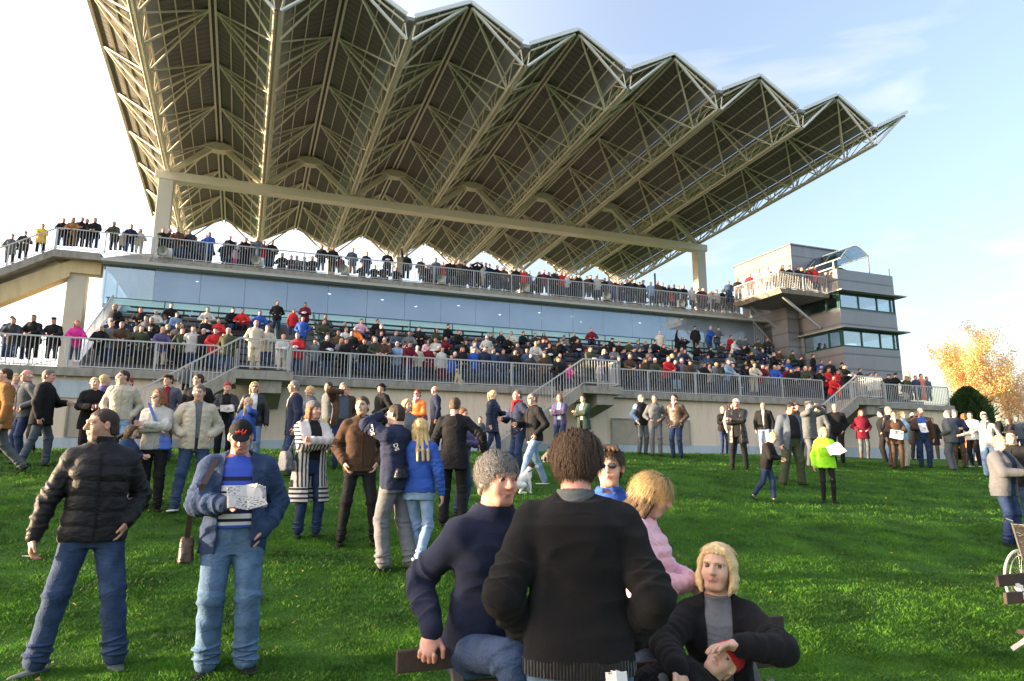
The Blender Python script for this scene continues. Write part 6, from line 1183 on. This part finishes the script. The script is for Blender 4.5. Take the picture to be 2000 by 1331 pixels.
# front rail of the terrace:  x : pose top trousers hairstyle haircolour [k = child]
for x,y,c in parse('18:Pddcb 68:Rkksb 108:Rkcfg 150:Rpdlr 197:Rkksw 237:RBksg 275:PGksb 316:RuTsy 376:PWdsb 397:Dkksw 450:PGdsw 503:PTTsy 553:HWTsy 582:HrDsg 640:Hkdbg 676:Rkksk 712:Rkdsb 752:RBksw 778:Rldsw 797:Rmdsk 818:PTdsg 866:DWmlb 885:DbdsYk 907:PkdlB 932:Pbdsb 950:Pndsb 968:Pddsb 986:Dndsb 1010:PkDsb 1042:Pckpk 1065:PBksg 1207:Rkkfg 1228:RBksg 1257:RBdlb 1276:RGksw 1302:Rrksg 1323:Pnlsg 1345:RBkfg 1372:Rkksb 1390:PTdsb 1408:RGdsb 1396:Rgdsy 1418:Rldsg 1437:Hkkbg 1457:Rkdwb 1470:RTTsb 1490:Rmdsb 1512:Rbdbg 1540:Rkksb 1558:Rkksk 1573:RGdsg 1598:RkDsk 1618:Rrksb 1633:Rrosb 1718:Dwnsb 1731:Rkkfb 1750:Rkkfb 1766:RGTsg 1781:PGksb 1807:PSSsb 1819:Psdsb 30:RcdsB 52:Dgdsb 215:DgDsb 340:Ekksgk 355:PGksb 420:Rrdsb 437:DcdsB 617:Pgnwg 730:RGdsg 840:Pmksb 1098:Dcdsg 1112:RpdlBk 1335:Dgdsg 1425:PcdsB 1505:HgdsB 1528:Pndsg 1588:PcdsB 1795:Ddksb'):
    u=u_at(x,26.95,TZ+1.5); C_(u,27.0+rr.uniform(-.05,.15)+(0 if c[0]=='R' else .15),TZ,c[0],c[1],c[2],c[3],c[4],'lower railing',rr.uniform(-18,18),small=1 if len(c)>5 else 0,px=x)
# landings
for x,v,c in ((1090,24.9,'Pkkwg'),(1152,24.9,'HGksb'),(1180,25.3,'PndlY'),(372,24.9,'Dqksbk'),(447,25.2,'PGdsw'),(500,24.9,'PTTsy'),(522,25.5,'HTDsg'),(1648,25.2,'Hkdsb'),(1622,25.0,'Rrdsk')):
    z=TZ-.05; u=u_at(x,v,z+1.5)
    for u0_ in(-.3,12.5,27.0):
        if u0_-4<u<u0_: z-=(u0_-u)*.655
    C_(u,v,z,c[0],c[1],c[2],c[3],c[4],'stair landing',rr.uniform(-15,15),small=1 if len(c)>5 else 0,px=x)
# seating rows: x,y of the head
rows='''180,590:Kmdcg 208,592:KGksg 233,607:Kkksb 213,627:Kgksg 278,607:Kkdsb 290,613:KsDsb 308,602:KWdsw 333,600:Kkdsb 342,612:Eldsb 360,630:KkksB 407,608:KWTsb 428,608:Kkksb 403,622:LkDsb 430,628:Krdsb 452,612:KkDsb 475,612:Krksk 160,612:KkdsB 250,622:KnDsb 270,625:KcdsB 300,628:Kkdsg
508,610:Kbdsb 638,620:KcksB 632,632:KGdsB 648,635:KGksb 675,636:KkdsB 687,637:Kgdsb 673,645:Kwdsg 696,648:Kodsy 704,627:KPdsb 713,643:Kkdsg 735,630:Kkksb 741,638:Kcksg 743,648:Kkkbw 771,650:Ksdsg 728,658:KsdsB 690,655:Kkdsb 662,655:KBdsb
820,640:Kkkcb 848,650:KGdlb 871,642:Kkdsb 870,654:Kmklb 893,650:Kkdsb 851,665:LWksB 831,668:KPdlb 925,665:Kbdlb 937,662:Kkdlb 957,652:Kcdsb 977,650:Kkdlk 950,660:KrDsb 963,667:Kndsb 905,672:KkdlB 800,655:Kgdsb 785,668:KBdsb 760,640:Kgksw
1000,652:KWdsb 1019,650:Kkdsk 1045,652:Kcdsb 1062,656:Kmdlk 1025,668:Kkdlb 1068,666:Lkdsb 1103,658:Lgdcb 1122,650:Kkksk 1137,650:KkDsg 1154,646:KmDsb 1128,670:LkdsB 1178,668:Kkdsg 1191,665:Kkdcb 1209,668:KkDsb 1227,667:KGTsg 1243,668:KsDsb 1259,668:Lndsg 1277,672:Kkdsb 1293,674:KkdsB 1247,680:Kkdsb 1265,682:KgDsg 1145,680:KrdlB 1085,672:KBdsb 1215,682:KndsB 1010,664:KsDsb 1050,668:KGdsb 990,658:Kkksg
1424,650:KrDsb 1442,650:KsDsg 1454,655:KskfB 1478,658:KGdfb 1497,655:KcdsB 1521,662:Kmdsb 1535,665:Kkdsb 1507,690:Kkdsg 1486,688:Kndbg 1496,690:Kndsb 1520,688:KBdsb 1534,700:Kbdsy 1450,675:Kkdsk 1472,675:Ksdsk 1462,690:KkDsB 1545,690:KGdsb 1560,700:KkdsB 1600,705:Kbdsb 1360,672:KkdsB 1310,676:Kkdsb 1405,672:KcdsB 1385,676:Kkdsb 1330,684:Kgdsg 1430,668:KwDsb'''
def ps(x,yh,pose,tier='seats',c='',k=None,front=0):
    best=None
    for k in range(1,10):
        if c[0] in 'KLE': v=step_v(k)+.52; top=1.27
        else: v=step_v(k)+.35; top=1.72
        z=step_z(k); u=u_at(x,v,z+top); y=projuv(u,v,z+top)[1]
        if best is None or abs(y-yh)<best[0]: best=(abs(y-yh),u,v,z,k)
    return best
taken=[]
def seat(x,y,c):
    _,u,v,z,k=ps(x,y,c[0],c=c)
    if any(abs(u-a)<.48 and k==b for a,b in taken) or u<-5 or u>35.6: return
    taken.append((u,k)); C_(u,v+rr.uniform(-.08,.08),z,c[0],c[1],c[2],c[3],c[4],f'seat row {k} from the bottom',rr.uniform(-35,35),px=x)
for x,y,c in parse(rows): seat(x,y,c)
for x,y,c in parse('543,587:PkDsb 574,592:DrDlk 597,592:Hmksb 592,612:Pbdsb 652,605:CkGsk 1289,648:DWksw 1322,650:Ukksk 1334,660:Ckksk 1357,640:Dkkfb 1384,642:Rbdsg 1398,645:RsDsb 1543,652:CGksk 1550,654:Ckksk 1576,658:Srdcg 1586,688:Pkksk 1452,672:Pgksk'): seat(x,y,c)
# a few more heads in the dense blocks
for i in range(85):
    x=rr.choice([rr.uniform(190,480),rr.uniform(640,800),rr.uniform(850,1340),rr.uniform(1400,1600)]); base=600+(x-200)*.067
    seat(x,base+rr.uniform(18,62),rr.choice('KKLE')+rr.choice('kkkkkcnGBsdgmqWcn')+rr.choice('dDkGs')+rr.choice('sssslcb')+rr.choice('bbBkgsyw'))
for i in range(70):
    x=rr.choice([rr.uniform(200,470),rr.uniform(620,1080),rr.uniform(640,1340),rr.uniform(1210,1620)]); k=rr.choice((1,1,2,2,3)); z=step_z(k); v=step_v(k)+.35; u=u_at(x,v,z+1.4)
    if any(abs(u-a)<.42 and k==b for a,b in taken): continue
    taken.append((u,k)); C_(u,v,z,rr.choice('PPDHSR'),rr.choice('kkkkccnnGBsgmqWrTd'),rr.choice('dDkGs'),rr.choice('sssslcfm'),rr.choice('bbBkgswy'),f'seat row {k} from the bottom',rr.uniform(-45,45),px=x)
# group behind the right landing
for x,v,c in ((1605,28.0,'Pkdsb'),(1636,28.6,'Skksb'),(1621,29.0,'Pkksk'),(1652,28.2,'PnDsg'),(1669,28.0,'SsTsb'),(1645,29.2,'Pkdwg'),(1690,28.0,'HGkfk'),(1700,27.5,'PwDsb'),(1660,27.2,'Rkdsg'),(1680,28.9,'PcdsB')):
    z=TZ+(.395 if v>28.1 else 0)+(.395 if v>28.9 else 0); u=u_at(x,v,z+1.5); C_(u,v,z,c[0],c[1],c[2],c[3],c[4],'the group by the tower foot',rr.uniform(-30,30),px=x)
# upper deck
DZ=11.6
for x,y,c in parse('318:SkDsr 331:Pkksb 349:RBdsB 360:Pkdlk 373:Rckbg 403:Pddsb 411:Rbdsg 438:Pndsbk 449:Skksb 459:DPpsBk 480:Rkksb 504:Rsdbg 516:Drdsb 531:RkDsk 629:PkdsB 651:Pkksk 667:Dmdsbk 689:PsOsg 717:Pndsb 757:Hkkbg 794:Ukksw 824:PBdsg 836:Dkksbk 852:Psdcb 867:Prksg 880:PkDsb 889:PkTsb 898:PBksg 908:Pkkfg 920:Pkdsb 932:Ckksb 941:PWTsb 958:Pkksb 973:Pkdsb 987:PBksg 1009:Pkksk 1023:PrdsB 1036:PgGsg 1056:Dkklk 1074:Pkdsb 1082:RcksB 1098:PrdsB 1105:Pwdsw 1119:Skksb 1131:PkdsB 1145:RBdsg 1156:Pkksb 1168:PWdsg 1182:Pkdsb 1198:PbdsYk 1206:Pmksb 1216:Pcdlb 1232:Pcksg 1243:Pkdsb 1258:Pkkfb 1272:Pldsw 1285:PBksb 1297:Pkdsb 1307:Rkklb 1318:Rkdsb 1328:PndsB 1339:Pkksg 1352:PWdsy 1366:Pkdsb 1376:Pmdsg 1388:RWdlY 1401:PWksb 1412:PkdsB 1424:Rkksb 1437:Pcdcg 1312:Drdsbk 1065:PmDsb 1090:Pkdlb 950:Pndsb 1190:Pgdsb 1225:Pkdsk 1250:PGksb'):
    u=u_at(x,36.8,DZ+1.5); C_(u,36.85+rr.uniform(-.05,.2),DZ,c[0],c[1],c[2],c[3],c[4],'upper deck railing',rr.uniform(-25,25),small=1 if len(c)>5 else 0,px=x)
for x,y,c in parse('552:KkdsB 569:Kcdsb 580:Kgdsb 594:KkdsB 611:Kkdsb 708:Kkdsb 731:Kkksb 749:KkDsb 773:Kkdsg 832:KGdsb 842:KkdsB 900:Kkdsb 925:Kgdsb 965:Kcdsb 995:Kmdsb'):
    u=u_at(x,37.9,DZ+1.); C_(u,37.95,DZ,c[0],c[1],c[2],c[3],c[4],'upper deck bench',rr.uniform(-15,15),px=x)
for i in range(150):
    x=rr.choice([rr.uniform(820,1440),rr.uniform(820,1440),rr.uniform(310,540)]); v=rr.uniform(37.5,38.7); u=u_at(x,v,DZ+1.5); C_(u,v,DZ,rr.choice('PPSDC'),rr.choice('kkkkcnGBsgqWcn'),rr.choice('dDkG'),rr.choice('ssslcf'),rr.choice('bbBkgs'),'back of the upper deck',rr.uniform(-40,40),px=x)
for a,b_ in((-2.2,4.4),(4.8,11.4),(12.2,15.5)):
    m=MB()
    for q in range(3): m.box(a,b_,37.75+.14*q,37.86+.14*q,DZ+.41,DZ+.44)
    for u in(a+.3,(a+b_)/2,b_-.3): m.box(u,u+.06,37.8,38.1,DZ,DZ+.407)
    r_=empty('deck_bench',(0,0,0),YW); tag(r_,f"slatted bench on the upper deck, {['leftmost','middle','rightmost'][int(a>-2)+int(a>5)]} of three",'bench','benches on the upper deck'); m.build('seat',[benchm],r_)
# walkway and outside stair
for x,c in((123,'RkdsB'),(139,'Pkksb'),(143,'ROOsb'),(168,'Skksb'),(186,'RkDsb'),(224,'RGksy'),(241,'PTGsYk'),(255,'Rndsb'),(273,'PTTlB'),(158,'PkGsb')):
    u=u_at(x,36.8,12.6); C_(u,36.75,11.56,c[0],c[1],c[2],c[3],c[4],'left walkway',rr.uniform(-15,15),small=len(c)>5,px=x)
for x,c in((20,'Pqkcb'),(44,'Rckcb'),(76,'SYksb')):
    u=u_at(x,36.8,11.4); z=11.55-(-8.75-u)*.579; C_(u,36.85,z,c[0],c[1],c[2],c[3],c[4],'outside stair',20,px=x)
# balcony
for u,v,c in((29.25,35.8,'Pddsb'),(29.25,34.9,'Pkdsb'),(29.3,33.8,'Prdsb'),(29.25,32.9,'RWTsy'),(29.3,32.2,'PTdsw'),(29.5,31.3,'RBdlB'),(30.1,31.25,'Pkkfb'),(30.7,31.3,'Rkksb'),(31.2,31.4,'Pcksg'),(31.7,31.3,'Pmdsb'),(32.1,31.25,'PrDsb'),(30.3,32.6,'Pkdsb'),(31.4,32.8,'PGksk')):
    C_(u,v,11.86,c[0],c[1],c[2],c[3],c[4],'tower balcony',-40 if u<29.4 else 0,px=u*100)
from collections import defaultdict
# past about 300 people in view, the farthest ones become one object
CROWD.sort(key=lambda t:t[3].location.length+(40 if t[0] in('back of the upper deck',) else 0)); KEEP=292-sum(1 for o in COL.objects if o.get('category')=='person')
far=CROWD[KEEP:]; CROWD=CROWD[:KEEP]; VV=[];FF=[];MM=[];ms=[];off=0
for t in far:
    o=t[3]; me=o.data; n=len(me.vertices); v=np.empty(n*3,np.float32); me.vertices.foreach_get('co',v); v=v.reshape(-1,3); mw=np.array(Matrix.Translation(o.location)@o.rotation_euler.to_matrix().to_4x4()@Matrix.Diagonal((*o.scale,1)))
    v=v@mw[:3,:3].T+mw[:3,3]; p=np.empty(len(me.polygons)*4,np.int32); me.loops.foreach_get('vertex_index',p); mi=np.empty(len(me.polygons),np.int32); me.polygons.foreach_get('material_index',mi)
    rem=[]
    for sl in o.material_slots:
        if sl.material not in ms: ms.append(sl.material)
        rem.append(ms.index(sl.material))
    VV.append(v); FF.append(p.reshape(-1,4)+off); MM.append(np.array(rem)[mi]); off+=n; bpy.data.objects.remove(o)
o=link('distant_spectators',np_mesh('distant_spectators',np.concatenate(VV),np.concatenate(FF),np.concatenate(MM)),ms); tag(o,'dense mass of distant spectators on the far parts of the deck and terrace','crowd',kind='stuff')
tiers=defaultdict(list)
for t in CROWD: tiers[t[0]].append(t)
def nth(n): return f"{n}{'th' if 10<n%100<14 else {1:'st',2:'nd',3:'rd'}.get(n%10,'th')}"
for t,L_ in tiers.items():
    L_.sort(key=lambda a:a[1])
    for i,(tt,px,u,o,s) in enumerate(L_):
        pl={'lower railing':'at lower railing','upper deck railing':'at deck railing','the group by the tower foot':'by tower foot'}.get(t,'in '+t.replace(' from the bottom','') if t.startswith('seat') else 'at '+t.replace('the ',''))
        tag(o,f"{s}, {nth(i+1)} from left {pl}",'person','spectators: '+(t if not t.startswith('seat') else 'seating rows'))
